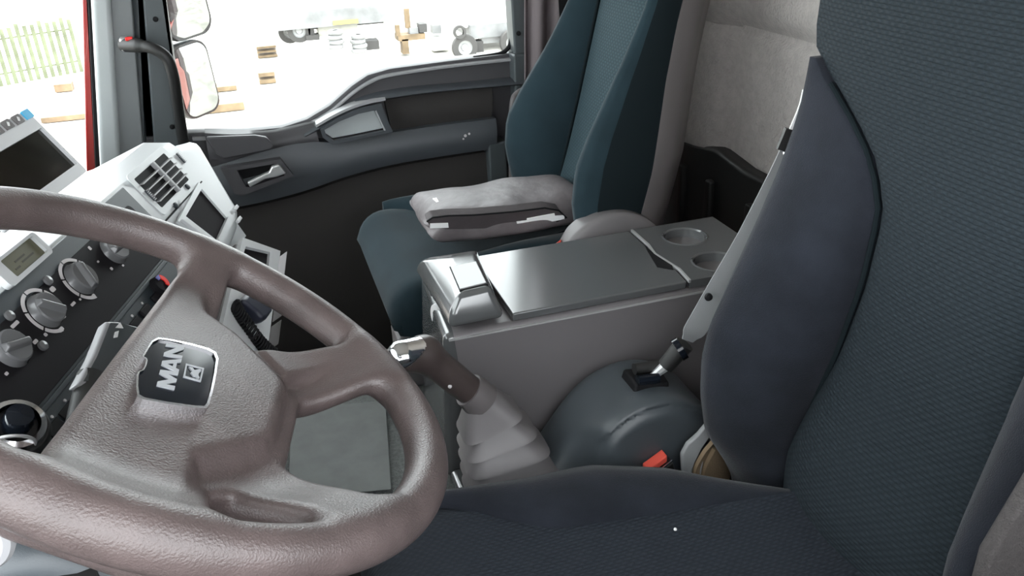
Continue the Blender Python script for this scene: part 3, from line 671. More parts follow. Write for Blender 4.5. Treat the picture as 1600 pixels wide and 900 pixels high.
wm = link('rim_and_hub', wheel_mesh(), M['wheel'], wheel, auto=0)
sm_ = wm.modifiers.new('sm', 'SMOOTH'); sm_.factor = .5; sm_.iterations = 3
WF = Frame(WC, eU, eV); WF.n = nW
hB = -.003
def wl(px, py): return WF.loc(px, py, hB)
bo = [wl(*q) for q in [(246, 530), (262, 532), (300, 540), (325, 547), (336, 553), (340, 563), (337, 585), (331, 615), (325, 636), (321, 641), (305, 640), (260, 634), (222, 627), (213, 622), (211, 608), (212, 590), (214, 584), (221, 581), (225, 574), (227, 565), (225, 561), (221, 559), (229, 545), (236, 535)]]
cb = np.mean(bo, 0); bi = [tuple(cb+(np.array(p_)-cb)*.945) for p_ in bo]
link('badge_plate', WF.poly(bi, hB-.006, hB), M['blackgloss'], wheel, smooth=False, label='glossy black badge')
link('badge_bezel', WF.holed(bo, [bi], hB-.007, hB+.0018), M['chrome'], wheel, label='chrome badge edge')
# letters drawn in the unit square of each glyph; mapped on the badge
LB0, LB1, LT0, LT1 = (np.array(wl(*q)) for q in [(271.5, 611), (288, 543), (243.5, 606), (259, 538)])
def lmap(u, v): return tuple((LB0*(1-u)+LB1*u)*(1-v)+(LT0*(1-u)+LT1*u)*v)
GL = {'M': [[(0, 0), (.20, 0), (.22, .55), (.42, 0), (.58, 0), (.78, .55), (.80, 0), (1, 0), (.94, 1), (.72, 1), (.5, .42), (.28, 1), (.06, 1)]],
      'A': [[(0, 0), (.24, 0), (.31, .2), (.69, .2), (.76, 0), (1, 0), (.64, 1), (.36, 1)], [(.38, .38), (.62, .38), (.5, .74)]],
      'N': [[(0, 0), (.22, 0), (.22, .6), (.76, 0), (1, 0), (1, 1), (.78, 1), (.78, .42), (.24, 1), (0, 1)]]}
for ch_, x0, x1 in (('M', 0, .39), ('A', .36, .69), ('N', .70, 1.0)):
    G = [[lmap(x0+(x1-x0)*u, v) for u, v in L] for L in GL[ch_]]
    link('badge_letter', WF.holed(G[0], G[1:], hB, hB+.0012), M['badge_grey'], wheel, smooth=False)
sq = [wl(*q) for q in [(289.5, 569.5), (318, 577), (313, 598), (285.5, 590.5)]]; csq = np.mean(sq, 0)
link('badge_emblem', WF.holed(sq, [[tuple(csq+(np.array(p_)-csq)*.82) for p_ in sq]], hB, hB+.0012), M['badge_grey'], wheel, smooth=False)
link('badge_lion', WF.poly([wl(*q) for q in [(294, 575), (300, 576), (303, 580), (308, 579), (312, 578), (314, 581), (310, 584), (309, 588), (311, 592), (309, 594), (305, 590), (301, 589), (297, 584), (300, 582)]], hB, hB+.0012), M['badge_grey'], wheel, smooth=False)

# ================================================================== SEATS
def make_seat(kind, label, x0, yc0, z0, lean, W, btab, stab, mC, mB, mCu, mBc, inner, front, drop, ztop, dcol):
    s = thing('%s_seat' % kind, label, 'seat', (x0-.25, yc0, 0))
    bx = lambda z: x0+lean*(z-.50)
    nadd = .05 if kind == 'driver' else 0
    Wz = (lambda z: W) if kind == 'driver' else (lambda z: itp(z, [(.78, W), (.86, W-.018), (.94, W-.038), (1.04, W-.052), (1.3, W-.058)]))
    # back, centre field
    rings = []
    for z in np.concatenate([np.linspace(.40, 1.12, 30), np.linspace(1.14, ztop, 9)]):
        sw_ = itp(z, stab); t = (z-.40)/(ztop-.40); base = bx(z); crown = .010
        lum = -(.042 if kind == 'driver' else .015)*math.exp(-((z-.58)/.11)**2)
        ed = max(0.0, (z-(ztop-.06))/.06); tk = .11*(1-.5*ed)
        wv = sw_*(1-.12*ed*ed)
        ys = np.linspace(-1, 1, 15)
        fr_ = [(base+lum*(1-.6*u*u)+.010*(abs(u)**8)-crown*(1-u*u)+.03*ed**2, yc0+u*(wv+(nadd*(1-max(0, z-1.0)/.1 if z < 1.1 else 0) if u < 0 and z < 1.1 else 0)), z) for u in ys]
        bk_ = [(base+tk-.035*abs(u)**8, yc0+u*wv*(1-.03*abs(u)**8), z) for u in ys[::-1]]
        rings.append(fr_+bk_)
    link('back_cloth', loft(rings), mC, s, auto=50)
    for sg in (-1, 1):
        rings = []
        for z in np.linspace(.38, 1.085 if kind == 'driver' else 1.34, 40):
            sw_ = min(itp(z, stab)+(nadd if sg < 0 else 0), W-.01); b = itp(z, btab); b *= 1.2 if (sg < 0 and kind == 'driver') else 1; W_ = Wz(z); w = max(W_-sw_, .004); base = bx(z)
            pr = [(0, .012), (.03, -.10), (.12, -.36), (.28, -.66), (.48, -.88), (.68, -1.0), (.84, -1.0), (.95, -.86), (1.0, -.55), (1.02, -.1)]
            r = [(base+(d*b if d < 0 else d), yc0+sg*(sw_+u*w), z) for u, d in pr]
            r += [(base+.02, yc0+sg*(W_), z), (base+.05, yc0+sg*(W_-.02), z), (base+.06, yc0+sg*(sw_+.0), z), (base+.04, yc0+sg*(sw_-.002), z)]
            rings.append(r)
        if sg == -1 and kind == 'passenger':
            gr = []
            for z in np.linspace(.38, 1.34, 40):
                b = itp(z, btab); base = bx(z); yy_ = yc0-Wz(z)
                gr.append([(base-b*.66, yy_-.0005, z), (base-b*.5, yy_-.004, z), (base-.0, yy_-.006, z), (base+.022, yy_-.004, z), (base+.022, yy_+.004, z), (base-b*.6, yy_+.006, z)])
            link('side_shade', loft(gr), M['seat_dark'], s, auto=60, label='black panel painting the shade on the seat back side')  # dark panel paints the shade on the near side of this back
        link('back_bolster', loft(rings), mB if not (dcol and sg == -1) else mB, s, auto=60)
        pts = [(bx(z)+.004, yc0+sg*min(itp(z, stab)+(nadd if sg < 0 else 0), W), z) for z in np.linspace(.40, 1.06, 24)]
        link('piping', tube(pts, .0035, 8), M['seat_dark'], s)
    # hard shell behind
    rings = []
    for z in np.linspace(.36, ztop-.02, 20):
        base = bx(z); Ws = Wz(z)+.006
        rings.append([(base+.020, yc0-Ws, z), (base+.058, yc0-Ws+.004, z), (base+.12, yc0-Ws+.07, z), (base+.12, yc0+Ws-.07, z), (base+.058, yc0+Ws-.004, z), (base+.020, yc0+Ws, z)])
    link('back_shell', loft(rings), M['taupe'], s, auto=50)
    # cushion: centre pad and two bolsters
    xr_ = x0+.02; Lc = xr_-front
    rings = []; RR = .075
    ts = list(RR/Lc*(1-np.cos(np.linspace(0.12, math.pi/2, 8))))+list(np.linspace(RR/Lc, 1, 20))[1:]
    for t in ts:
        x = front+Lc*t; q = min(1.0, (x-front)/RR); c_ = math.sqrt(max(0, 1-(1-q)**2)); f = 1-c_
        wide = W*(1-.10*f) if t < .30 else max(itp(x, [(front+.30*Lc, W), (front+.42*Lc, .135), (xr_, .075)]), .075)
        ztp = z0-RR*f-.012*math.sin(math.pi*t); zb_ = z0-.135+.06*f
        y_ = np.linspace(-1, 1, 21)
        top_ = [(x, yc0+u*wide, max(zb_+.004, ztp-.006*(1-u*u)-(.045*(max(0, abs(u)-.84)/.16)**2*(1 if t < .30 else 0)))) for u in y_]
        rings.append(top_+[(x+.01*f, yc0+u*wide, zb_) for u in y_[::-1]])
    link('cushion_cloth', loft(rings), mCu, s, auto=50)
    for sg in (-1, 1):
        rings = []
        for t in np.linspace(0, 1, 24):
            x = front+Lc*(.16+.88*t); ti = .06
            inn = itp(x, [(front+.16*Lc, W-.01), (front+.40*Lc, .132), (xr_, .072)]); hgt = (.020 if kind == 'driver' else .035)*math.sin(math.pi*min(1, max(0, (t*.93+.05))))**.7
            inn = min(inn, W-.012); Wx = W+.012-(itp(x, [(.36, 0), (.46, .04), (.54, .10), (.60, .14)]) if kind == 'driver' else 0); zd = itp(x, [(.33, 0), (.46, .012), (.54, .025), (.62, .035)]) if kind == 'driver' else 0; inn = min(inn, Wx-.03); w = Wx-inn
            pr = [(0, -.004), (.06, .35), (.2, .7), (.4, 1.0), (.58, .95), (.76, .5), (.90, -.02), (1.0, -.035)]
            r = [(x, yc0+sg*(inn+u*w), (z0-.012+v*hgt if v > 0 else z0-.012+v)-zd*u) for u, v in pr]
            r += [(x, yc0+sg*(Wx-.004), z0-.08-zd), (x, yc0+sg*(Wx-.02), z0-.13-zd), (x, yc0+sg*inn, z0-.14-zd)]
            rings.append(r)
        link('cushion_bolster', loft(rings), mBc, s, auto=60)
    link('pan', box(front+.04, xr_+.06, yc0-W+.015, yc0+W-(.10 if kind == 'driver' else .015), z0-.17, z0-.10), M['blackplastic'], s, bevel=.012)
    link('pedestal', box(front+.13, xr_-.02, yc0-W+.07, yc0+W-.07, .0, z0-.17), M['blackplastic'], s, bevel=.012)
    return s
drv_b = [(.36, .0), (.46, .02), (.50, .040), (.57, .085), (.64, .103), (.70, .110), (.75, .106), (.82, .080), (.885, .054), (.95, .030), (1.03, .006), (1.12, .0)]
drv_s = [(.40, .150), (.57, .148), (.66, .130), (.75, .108), (.85, .092), (.94, .090), (.99, .115), (1.03, .165), (1.07, .225), (1.10, .262), (1.4, .275)]
driver = make_seat('driver', 'near dark blue driver seat with dotted cloth centre and velvet bolsters', .62, .62, .568, .06, .25, drv_b, drv_s,
                   M['dots_back'], M['velvet'], M['dots_cushion'], M['velvet'], 1, .03, .05, 1.36, False)
pas_b = [(.36, .02), (.52, .03), (.60, .06), (.66, .09), (.72, .115), (.79, .125), (.85, .11), (.92, .085), (.98, .065), (1.06, .045), (1.2, .035)]
pas_s = [(.40, .125), (.60, .13), (.70, .13), (.85, .13), (1.0, .135), (1.12, .14), (1.4, .14)]
passenger = make_seat('passenger', 'far teal blue passenger seat with a grey bag on its cushion', .61, 1.605, .622, .25, .24, pas_b, pas_s,
                      M['dots_pass'], M['velvet_teal'], M['velvet_teal'], M['velvet_teal'], -1, .178, .06, 1.40, True)
qa = at(640, 490, y=1.36); link('rail_cover', box(.185, .30, 1.365, 1.45, .405, .52), M['console_side'], passenger, bevel=.01)
# woven cover on the near side of the driver seat
link('side_cover', prism([(.545, .372, .45), (.50, .372, .60), (.495, .372, .80), (.56, .372, .98), (.70, .372, 1.02), (.74, .372, .45)], (0, -.014, 0)), M['cover'], driver, bevel=.004, label='taupe woven side cover')

def housing_mesh(sg, ox, oy, oz):
    h = .005; lo = (-.17, -.02, -.20); hi = (.20, .24, .20)
    X, Y_, Z = grid(lo, hi, h)
    rc = np.sqrt((X-.045)**2+(Z+.03)**2); cyl = smax(rc-.118, np.abs(Y_-.09)-.075, .03)
    fwd = sdbox(X*.87+(Z+.04)*.5, Y_, (Z+.04)*.87-X*.5, (-.05, .10, -.01), (.115, .075, .075), .05)
    d = smin(cyl, fwd, .05)
    scoop = np.sqrt(((X+.10)/1.1)**2+((Y_-.02)/1.0)**2+((Z-.0)/1.6)**2)-.045
    d = smax(d, -scoop, .03)
    d = np.maximum(d, -(Z+.185))
    groove = np.abs(np.sqrt((X-.045)**2+(Z+.03)**2)-.105); d = d+.004*np.exp(-(groove/.004)**2)*(Y_ < .04)
    me = surface_nets(d, lo, h); co = np.zeros(len(me.vertices)*3); me.vertices.foreach_get('co', co); co = co.reshape(-1, 3)
    co[:, 1] *= sg*(1 if sg > 0 else .38); co += np.array([ox, oy, oz]); me.vertices.foreach_set('co', co.ravel()); me.update()
    if sg < 0: me.flip_normals()
    return me
hd = link('belt_housing', housing_mesh(1, .450, .890, .505), M['housing'], driver, auto=0); hd.modifiers.new('s', 'SMOOTH').iterations = 4
hp_ = link('belt_housing', housing_mesh(-1, .570, 1.398, .628), M['housing_light'], passenger, auto=0); hp_.modifiers.new('s', 'SMOOTH').iterations = 4
# slot with belt guide on the driver housing
gc = at(1010, 590, y=.97)
link('belt_slot', hexa([gc+np.array(v) for v in ((-.03, -.02, -.012), (.03, -.02, -.018), (.035, .03, -.018), (-.03, .03, -.012))], [gc+np.array(v) for v in ((-.026, -.018, .004), (.03, -.018, -.004), (.035, .028, -.004), (-.026, .028, .006))]), M['black'], driver, bevel=.004)
link('belt_guide', tube([gc+np.array((-.022, -.014, .008)), gc+np.array((.012, -.016, .006))], .008, 14), M['blackgloss'], driver)
link('belt_guide', tube([gc+np.array((-.018, .006, .016)), gc+np.array((.02, .006, .014))], .009, 14), M['blackplastic'], driver)

# ------------------------------------------------------------------ seat belt of the driver seat
def ribbon(pts, w0, th, side, taper=1):
    rings = []; P = smooth_path(pts, 6)
    for i, p_ in enumerate(P):
        t = P[min(i+1, len(P)-1)]-P[max(i-1, 0)]; t /= np.linalg.norm(t); s_ = np.array(side, float); s_ -= t*(s_@t); s_ /= np.linalg.norm(s_); n_ = np.cross(t, s_); w = w0*min(1, taper+i/len(P)*3)
        rings.append([p_-s_*w/2-n_*th/2, p_+s_*w/2-n_*th/2, p_+s_*w/2+n_*th/2, p_-s_*w/2+n_*th/2])
    return loft(rings)
belt = thing('seat_belt', 'grey seat belt running up along the far side of the driver seat back', 'seat belt', at(1100, 500, y=.95))
BP = [at(1018, 592, y=.97), at(1052, 562, y=.955), at(1088, 512, y=.945), at(1124, 450, y=.94), at(1168, 375, y=.935), at(1212, 290, y=.93), at(1236, 240, y=.925)]
link('webbing', ribbon([at(1074, 532, y=.95)]+BP[2:], .034, .0022, (.8, -.25, .5), .55), M['webbing'], belt, auto=30)
link('belt_stem', tube([at(1040, 572, y=.958), at(1070, 537, y=.95)], [.013, .0145], 12), M['blackplastic'], belt)
link('stem_collar', tube([at(1058, 548, y=.952), at(1066, 543, y=.951)], [.018, .018], 16), M['blackgloss'], belt)
link('belt_tongue', tube([at(1020, 588, y=.965), at(1042, 570, y=.958)], [.006, .009], 10), M['satin'], belt)
link('upper_webbing', ribbon([at(1235, 230, y=.925), at(1250, 195, y=.92), at(1262, 165, y=.915), at(1268, 140, y=.912)], .024, .002, (.8, -.25, .5)), M['reflect'], belt, auto=30, label='white upper strap')
link('adjuster', ribbon([at(1233, 238, y=.922), at(1240, 222, y=.921), at(1247, 205, y=.92)], .036, .008, (.8, -.25, .5)), M['blackplastic'], belt, auto=30, label='black belt adjuster')
link('cable', tube([at(1238, 208, y=.93), at(1256, 165, y=.925), at(1272, 130, y=.92)], .003, 8), M['satin'], belt)
for q in ((1229, 240), (1243, 243)):
    link('rivet', lathe([(0, 0), (.005, 0), (.004, .003), (0, .003)], at(*q, y=.915), -FWD, 14), M['chrome'], belt)
link('button_stop', lathe([(0, 0), (.006, 0), (.005, .004), (0, .005)], at(1107, 464, y=.925), (-.2, -1, .4), 14), M['black'], belt)

bk = thing('belt_buckle', 'red topped belt buckle poking up beside the driver seat cushion', 'buckle', at(1035, 725, y=.89))
b0_ = at(1012, 735, y=.875); b1_ = at(1043, 712, y=.885)
dxy = (b1_-b0_); dxy /= np.linalg.norm(dxy)
link('press_button', hexa([b0_+np.array((0, 0, -.012)), b1_+np.array((0, 0, -.012)), b1_+np.array((0, .018, -.012)), b0_+np.array((0, .018, -.012))], [b0_, b1_, b1_+np.array((0, .018, 0)), b0_+np.array((0, .018, 0))]), M['redbuckle'], bk, bevel=.002, label='red press button')
link('buckle_case', hexa([b0_+np.array((.0, -.004, -.07)), b1_+np.array((.02, -.004, -.05)), b1_+np.array((.02, .026, -.05)), b0_+np.array((0, .026, -.07))], [b0_+np.array((.003, -.004, -.012)), b1_+np.array((.008, -.004, -.012)), b1_+np.array((.008, .026, -.012)), b0_+np.array((.003, .026, -.012))]), M['blackplastic'], bk, bevel=.003)
link('chrome_tongue_slot', tube([b0_+np.array((.012, -.004, -.006)), b1_+np.array((.006, -.004, -.008))], .0018, 8), M['chrome'], bk)

hk = link('recliner_lever', prism([at(*q, y=.873) for q in [(1066, 712), (1075, 695), (1092, 680), (1106, 663), (1112, 680), (1096, 704), (1086, 725), (1078, 755), (1068, 760)]], (0, .009, 0)), M['webbing'], bevel=.003)
tag(hk, 'pale grey hooked lever beside the driver seat bolster', 'lever')
tb = thing('cloth_strap', 'tan and black folded strap tucked behind the driver seat bolster', 'strap', at(1100, 720, y=.92))
link('strap_fold', ribbon([at(1120, 684, y=.879), at(1106, 704, y=.879), at(1095, 728, y=.879), at(1096, 752, y=.879)], .03, .006, (.8, .3, .4)), M['tan'], tb)
link('strap_back', ribbon([at(1134, 700, y=.883), at(1122, 725, y=.883), at(1114, 760, y=.883)], .06, .008, (.9, .2, .2)), M['seat_dark'] if 0 else M['tan'], tb)
link('strap_binding', tube([at(1116, 686, y=.877), at(1098, 712, y=.876), at(1093, 740, y=.876)], .002, 8), M['ledge'], tb)

# passenger belt buckle (red) beside the console
pb = link('belt_buckle', hexa([at(862, 388, y=1.36), at(876, 382, y=1.36), at(876, 382, y=1.385), at(862, 388, y=1.385)], [at(866, 382, y=1.36), at(877, 374, y=1.36), at(877, 374, y=1.385), at(866, 382, y=1.385)]), M['redbuckle'], bevel=.001)
tag(pb, 'small red buckle tip between the bag and the console', 'buckle')

ps = link('seat_belt', ribbon([at(884, -60, y=2.02), at(886, 0, y=2.02), at(889, 50, y=2.02), at(890, 120, y=2.0)], .045, .002, (1, 0, 0)), M['black'], auto=30)  # plain black strip hanging beside the curtain
tag(ps, 'black strip hanging down behind the passenger seat back by the curtain', 'seat belt')

# ================================================================== CENTRE CONSOLE
con = thing('centre_console', 'grey storage console between the seats with cup holders', 'console', (.5, 1.2, .405))
zt = .680
yn, yf = 1.085, 1.330
bodyp = [(.222, yn, .665), (.222, yn, .60), (.235, yn, .405), (.82, yn, .405), (.82, yn, .672), (.25, yn, .672)]
link('body', hexa([(.235, yn+.0, .405), (.82, yn, .405), (.82, yf, .405), (.26, yf, .405)], [(.222, yn+.004, .668), (.82, yn+.004, .668), (.82, yf-.004, .668), (.25, yf-.004, .668)]), M['console_side'], con, bevel=.012)
link('side_line', box(.225, .815, yn+.0005, yn+.004, .6595, .662), M['console_light'], con, smooth=False)
CF = Frame((0, 0, zt), (1, 0, 0), (0, 1, 0))
xg = at(1035, 405, z=zt)[0]
lidp = [CF.loc(*q) for q in [(990, 366), (1012, 386), (1022, 400), (1050, 418), (1060, 424), (1081, 446)]]
lid_edge = [(a-.004, b) for a, b in lidp]
lid = [(.33, yf-.006), (lid_edge[0][0], yf-.006)]+lid_edge[1:-1]+[(lid_edge[-1][0]-.0, yn+.006), (.33, yn+.006)]
link('lid', CF.poly(lid, -.010, .004), M['console'], con, bevel=.003)
cups = [CF.loc(1066, 372), CF.loc(1115, 411)]
xe = .815
tr = [(lidp[0][0]+.002, yf-.006)]+[(a+.002, b) for a, b in lidp[1:-1]]+[(lidp[-1][0]+.002, yn+.006), (xe, yn+.006), (xe, yf-.006)]
cr_ = .040
cup_c = [(cups[0][0]+.004, 1.268), (cups[1][0]-.002, 1.153)]
cup_c = [(CF.loc(1070, 373)[0], CF.loc(1070, 373)[1]), (CF.loc(1118, 412)[0], CF.loc(1118, 412)[1])]
link('cup_tray', CF.holed(tr, [circ(*c_, cr_) for c_ in cup_c], -.010, .004), M['console'], con)
ed = [(lidp[0][0], yf-.006)]+lidp[1:-1]+[(lidp[-1][0], yn+.006)]
link('tray_edge', loft([[CF.w(a-.0005, b, .000), CF.w(a+.0035, b, .000), CF.w(a+.0035, b, .0055), CF.w(a-.0005, b, .0055)] for a, b in ed]), M['console_light'], con)
link('finger_notch', CF.poly([(a-.028*(1 if i in (1, 2) else .0), b) for i, (a, b) in enumerate(lidp[1:5])], -.009, -.006) if 0 else CF.poly([(lidp[1][0]-.006, lidp[1][1]), (lidp[1][0]-.012, lidp[1][1]-.02), (lidp[4][0]-.030, lidp[4][1]+.02), (lidp[4][0]-.010, lidp[4][1]), (lidp[3][0], lidp[3][1]), (lidp[2][0], lidp[2][1])], .0042, .0047), M['black'], con, smooth=False)
for c_ in cup_c:
    cp_ = link('cup_holder', lathe([(cr_+.003, .0045), (cr_, .006), (cr_-.002, .003), (cr_-.003, -.018), (cr_-.0065, -.021), (cr_-.007, -.055), (0, -.056), (0, -.060), (cr_, -.060), (cr_+.003, .0)], CF.w(*c_, 0), (0, 0, 1), 44), M['console'], con, auto=25)
# front cap with inset switch plate
captop = [at(716, 459, y=1.099), at(768, 447, y=1.099), at(746, 400, y=1.262), at(700, 404, y=1.262)]
capmid = [at(704, 492, y=1.087), at(783, 482, y=1.087), np.array([.335, 1.318, .700]), np.array([.232, 1.318, .700])]
capbot = [at(702, 516, y=1.083), at(790, 498, y=1.083), np.array([.345, 1.328, .672]), np.array([.222, 1.328, .672])]
V_ = capbot+capmid+captop
link('armrest_cap', pydata(V_, [(3, 2, 1, 0), (8, 9, 10, 11)]+[(k, (k+1) % 4, 4+(k+1) % 4, 4+k) for k in range(4)]+[(4+k, 4+(k+1) % 4, 8+(k+1) % 4, 8+k) for k in range(4)]), M['console'], con, bevel=.010)
ct = np.array(captop); nC = np.cross(ct[1]-ct[0], ct[3]-ct[0]); nC /= np.linalg.norm(nC)
CQ = Frame(ct[0], (ct[1]-ct[0])/np.linalg.norm(ct[1]-ct[0]), np.cross(nC, (ct[1]-ct[0])/np.linalg.norm(ct[1]-ct[0])))
zq = [CQ.loc(*q) for q in [(704, 418), (744, 410), (760, 443), (719, 453)]]; zm = np.mean(zq, 0)
link('cap_plate_gap', CQ.poly([tuple(zm+(np.array(p_)-zm)*1.07) for p_ in zq], -.001, .0008), M['black'], con, smooth=False)
link('cap_plate', CQ.poly(zq, .0, .0022), M['console_light'], con, bevel=.0008)
# front face, oval handle and button
link('front_face', hexa([(.200, yn-.006, .405), (.245, yn-.006, .405), (.27, yf, .405), (.215, yf, .405)], [(.217, yn+.004, .668), (.245, yn+.004, .668), (.27, yf, .668), (.235, yf, .668)]), M['console'], con, bevel=.012)
link('oval_handle', lathe([(0, 0), (.020, 0), (.018, .005), (0, .007)], at(684, 492, y=1.19), (-.95, -.20, .1), 28), M['lightgrey'], con, label='pale oval handle')
link('front_button', lathe([(0, 0), (.006, 0), (.005, .004), (0, .004)], at(677, 458, y=1.22), (-.95, -.2, .1), 16), M['black'], con)

# ------------------------------------------------------------------ gear lever
gl = thing('gear_lever', 'brown gear lever with chrome topped knob and pleated grey boot', 'gear lever', at(790, 745, y=1.0))
def capsule(X, Y_, Z, a, b, r0, r1):
    ba = b-a; px_, py_, pz_ = X-a[0], Y_-a[1], Z-a[2]; t = np.clip((px_*ba[0]+py_*ba[1]+pz_*ba[2])/(ba@ba), 0, 1)
    return np.sqrt((px_-ba[0]*t)**2+(py_-ba[1]*t)**2+(pz_-ba[2]*t)**2)-(r0+(r1-r0)*t)
gA, gB, gC, gD = at(629, 558, y=.985), at(662, 553, y=1.0), at(690, 578, y=1.0), at(744, 618, y=1.0)
lo_ = np.minimum(np.minimum(gA, gB), gD)-.05; hi_ = np.maximum(np.maximum(gA, gB), gD)+.05
GX, GY, GZ = grid(lo_, hi_, .0026)
dk = capsule(GX, GY, GZ, gA, gB, .0225, .0255); ds = capsule(GX, GY, GZ, gB, gD, .0235, .0215)
dg = smin(dk, ds, .012)
link('shaft', surface_nets(dg, lo_, .0026), M['gear'], gl, auto=0)
cn = np.array([-.30, -.18, .93]); cn /= np.linalg.norm(cn); mid_ = (gA+gB)/2
pl_ = (GX-mid_[0])*cn[0]+(GY-mid_[1])*cn[1]+(GZ-mid_[2])*cn[2]
link('chrome_cap', surface_nets(smax(np.maximum(dk-.0016, dg-.0016), -(pl_-.010), .002), lo_, .0026), M['chrome'], gl, auto=0, label='chrome cap')
link('side_mark', lathe([(0, 0), (.003, 0), (0, .002)], at(703, 604, y=.978), (-.2, -1, .3), 10), M['grey_print'], gl)
link('collar', tube([at(732, 609, y=1.0), at(738, 613, y=1.0), at(752, 626, y=1.0)], [.0255, .027, .029], 28), M['taupe'], gl)
def boot():
    top, bot = at(748, 622, y=1.0), np.array([.305, 1.0, .415]); rings = []
    prof = [(0, 0), (.04, .003), (.20, .010), (.222, .012), (.232, -.006)]
    for k in range(4):
        t0 = .24+k*.17; prof += [(t0, -.006), (t0+.012, -.005), (t0+.125, .011), (t0+.150, .0135), (t0+.158, -.006)]
    prof += [(.95, .004), (1.0, .008)]
    for t, ex in prof:
        c_ = top*(1-t)+bot*t; hx = .024+.052*t+ex; hy = .024+.026*t+ex*.9; tilt = .65*(1-t)**2
        r = []
        for k in range(32):
            th = 2*math.pi*k/32; cx, sy = math.cos(th), math.sin(th); e = .42 if t > .15 else .8
            u = math.copysign(abs(cx)**e, cx)*hx; v = math.copysign(abs(sy)**e, sy)*hy
            r.append(c_+np.array([u*math.cos(tilt*.6), v, u*math.sin(tilt)*.8]))
        rings.append(r)
    return loft(rings)
link('boot', boot(), M['console_side'], gl, auto=40)
link('boot_base', box(.205, .385, .925, 1.075, .405, .43), M['console'], gl, bevel=.01)

# ------------------------------------------------------------------ bag on the passenger cushion
bagt = thing('shoulder_bag', 'mauve grey nylon bag with white reflective bars on the passenger seat', 'bag', at(760, 370, y=1.5))
def bagmesh():
    rings = []; NR = 36; n = 40
    for i in range(NR):
        t = i/(NR-1); x = .285+.345*t
        endk = min(1, (t/.06)**.5 if t < .06 else 1, ((1-t)/.06)**.5 if t > .94 else 1); endk = max(endk, .25)
        yc_ = 1.578; hy = .118*(.85+.15*endk); hz = (.030+.006*math.sin(t*3.0))*endk; zc_ = .676-.004*t
        r = []
        for k in range(n):
            th = 2*math.pi*k/n; cx, sz = math.cos(th), math.sin(th)
            y = yc_+math.copysign(abs(cx)**.5, cx)*hy; z = zc_+math.copysign(abs(sz)**.6, sz)*hz
            wv = .0035*math.sin(9*t+3*cx)+.0014*math.sin(19*t+2.4*th)
            r.append((x+.004*math.sin(5*th), y+wv*cx, z+wv*(sz if sz > 0 else .2*sz)-.018*max(0, cx)*(1 if sz > 0 else 0)))
        rings.append(r)
    return loft(rings)
link('body', bagmesh(), M['bag'], bagt, sub=1)
BF = Frame(at(760, 350, y=1.461), (1, 0, 0), np.array([0, .35, -1])/np.linalg.norm([0, .35, -1]))
BF.n = np.array([0, -1, -.35])/np.linalg.norm([0, -1, -.35]); BF.n = np.cross(BF.e1, BF.e2); BF.n = BF.n if BF.n[1] < 0 else -BF.n
pk_ = [BF.loc(*q) for q in [(666, 344), (675, 338), (700, 335), (740, 334), (800, 329), (850, 323), (872, 327), (884, 338), (868, 344), (820, 352), (760, 356), (700, 357), (672, 353)]]
link('pocket', BF.poly(pk_, -.02, .004), M['bag_dark'], bagt, bevel=.003)
link('zip', tube([BF.w(a, b, .004) for a, b in pk_[:9]], .0018, 8), M['black'], bagt)
for pp in ([(671, 347), (699, 346), (700, 353), (671, 354)], [(806, 344), (822, 342), (822, 339), (865, 331), (866, 335), (880, 334), (881, 340), (846, 346), (807, 350)]):
    link('reflective_bar', BF.poly([BF.loc(*q) for q in pp], .004, .0055), M['reflect'], bagt, smooth=False)
tp = .706
link('top_label', prism([at(*q, z=tp) for q in [(676, 312), (716, 305), (722, 306), (682, 318)]], (0, 0, .003)), M['reflect'], bagt, smooth=False)

cr = link('crumb', lathe([(0, 0), (.0022, .0005), (.0018, .0022), (0, .003)], at(1055, 828, z=.560), (0, 0, 1), 8), M['white'])
tag(cr, 'tiny white crumb lying on the dotted cloth of the driver seat cushion', 'crumb')
# ================================================================== OUTSIDE
gd = st('floor_1', box(-40, 40, -30, 60, -1.30, -1.20), M['ground'], smooth=False); gd.name = 'ground'
# door mirrors on the passenger side, convex glass
def mirror(name, label, c, w, hgt, tilt, arm_to):
    t = thing(name, label, 'mirror', c, group=None); n = np.array([.70, -.71, .05*tilt]); n /= np.linalg.norm(n)
    up_ = np.array([-.10, 0, 1.0]); r_ = np.cross(up_, n); r_ /= np.linalg.norm(r_); u_ = np.cross(n, r_)
    FR = Frame(c, r_, u_); FR.n = n
    pts = rrect(-w/2, w/2, -hgt/2, hgt/2, w*.28, 6)
    V = [FR.w(0, 0, .002)]; Fc = []; N = len(pts); K = 8
    for k in range(1, K+1):
        for (a, b) in pts:
            a_, b_ = a*k/K*.92, b*k/K*.94; V.append(FR.w(a_, b_, .002-(a_*a_+b_*b_)/(2*.9)))
    for j in range(N): Fc.append((0, 1+j, 1+(j+1) % N))
    for k in range(K-1):
        for j in range(N): Fc.append((1+k*N+j, 1+k*N+(j+1) % N, 1+(k+1)*N+(j+1) % N, 1+(k+1)*N+j))
    link('mirror_glass', pydata(V, Fc), M['mirror'], t, auto=0)
    link('mirror_shell', loft([[FR.w(a*f, b*f, hh) for a, b in pts] for f, hh in ((1.0, -.004), (1.02, -.02), (.95, -.06), (.7, -.09))]), M['blackplastic'], t, auto=50)
    link('mirror_arm', tube([c-n*.07, np.array(arm_to)], .012, 10), M['blackplastic'], t)
mirror('wing_mirror', 'lower outside mirror seen through the passenger window reflecting red cab paint', at(308, 125, y=2.46), .13, .20, 0, (-.30, 2.29, .70))
mirror('wing_mirror', 'upper outside mirror cut off by the top edge of the photo', at(288, -4, y=2.48), .155, .21, .4, (-.32, 2.30, 1.15))
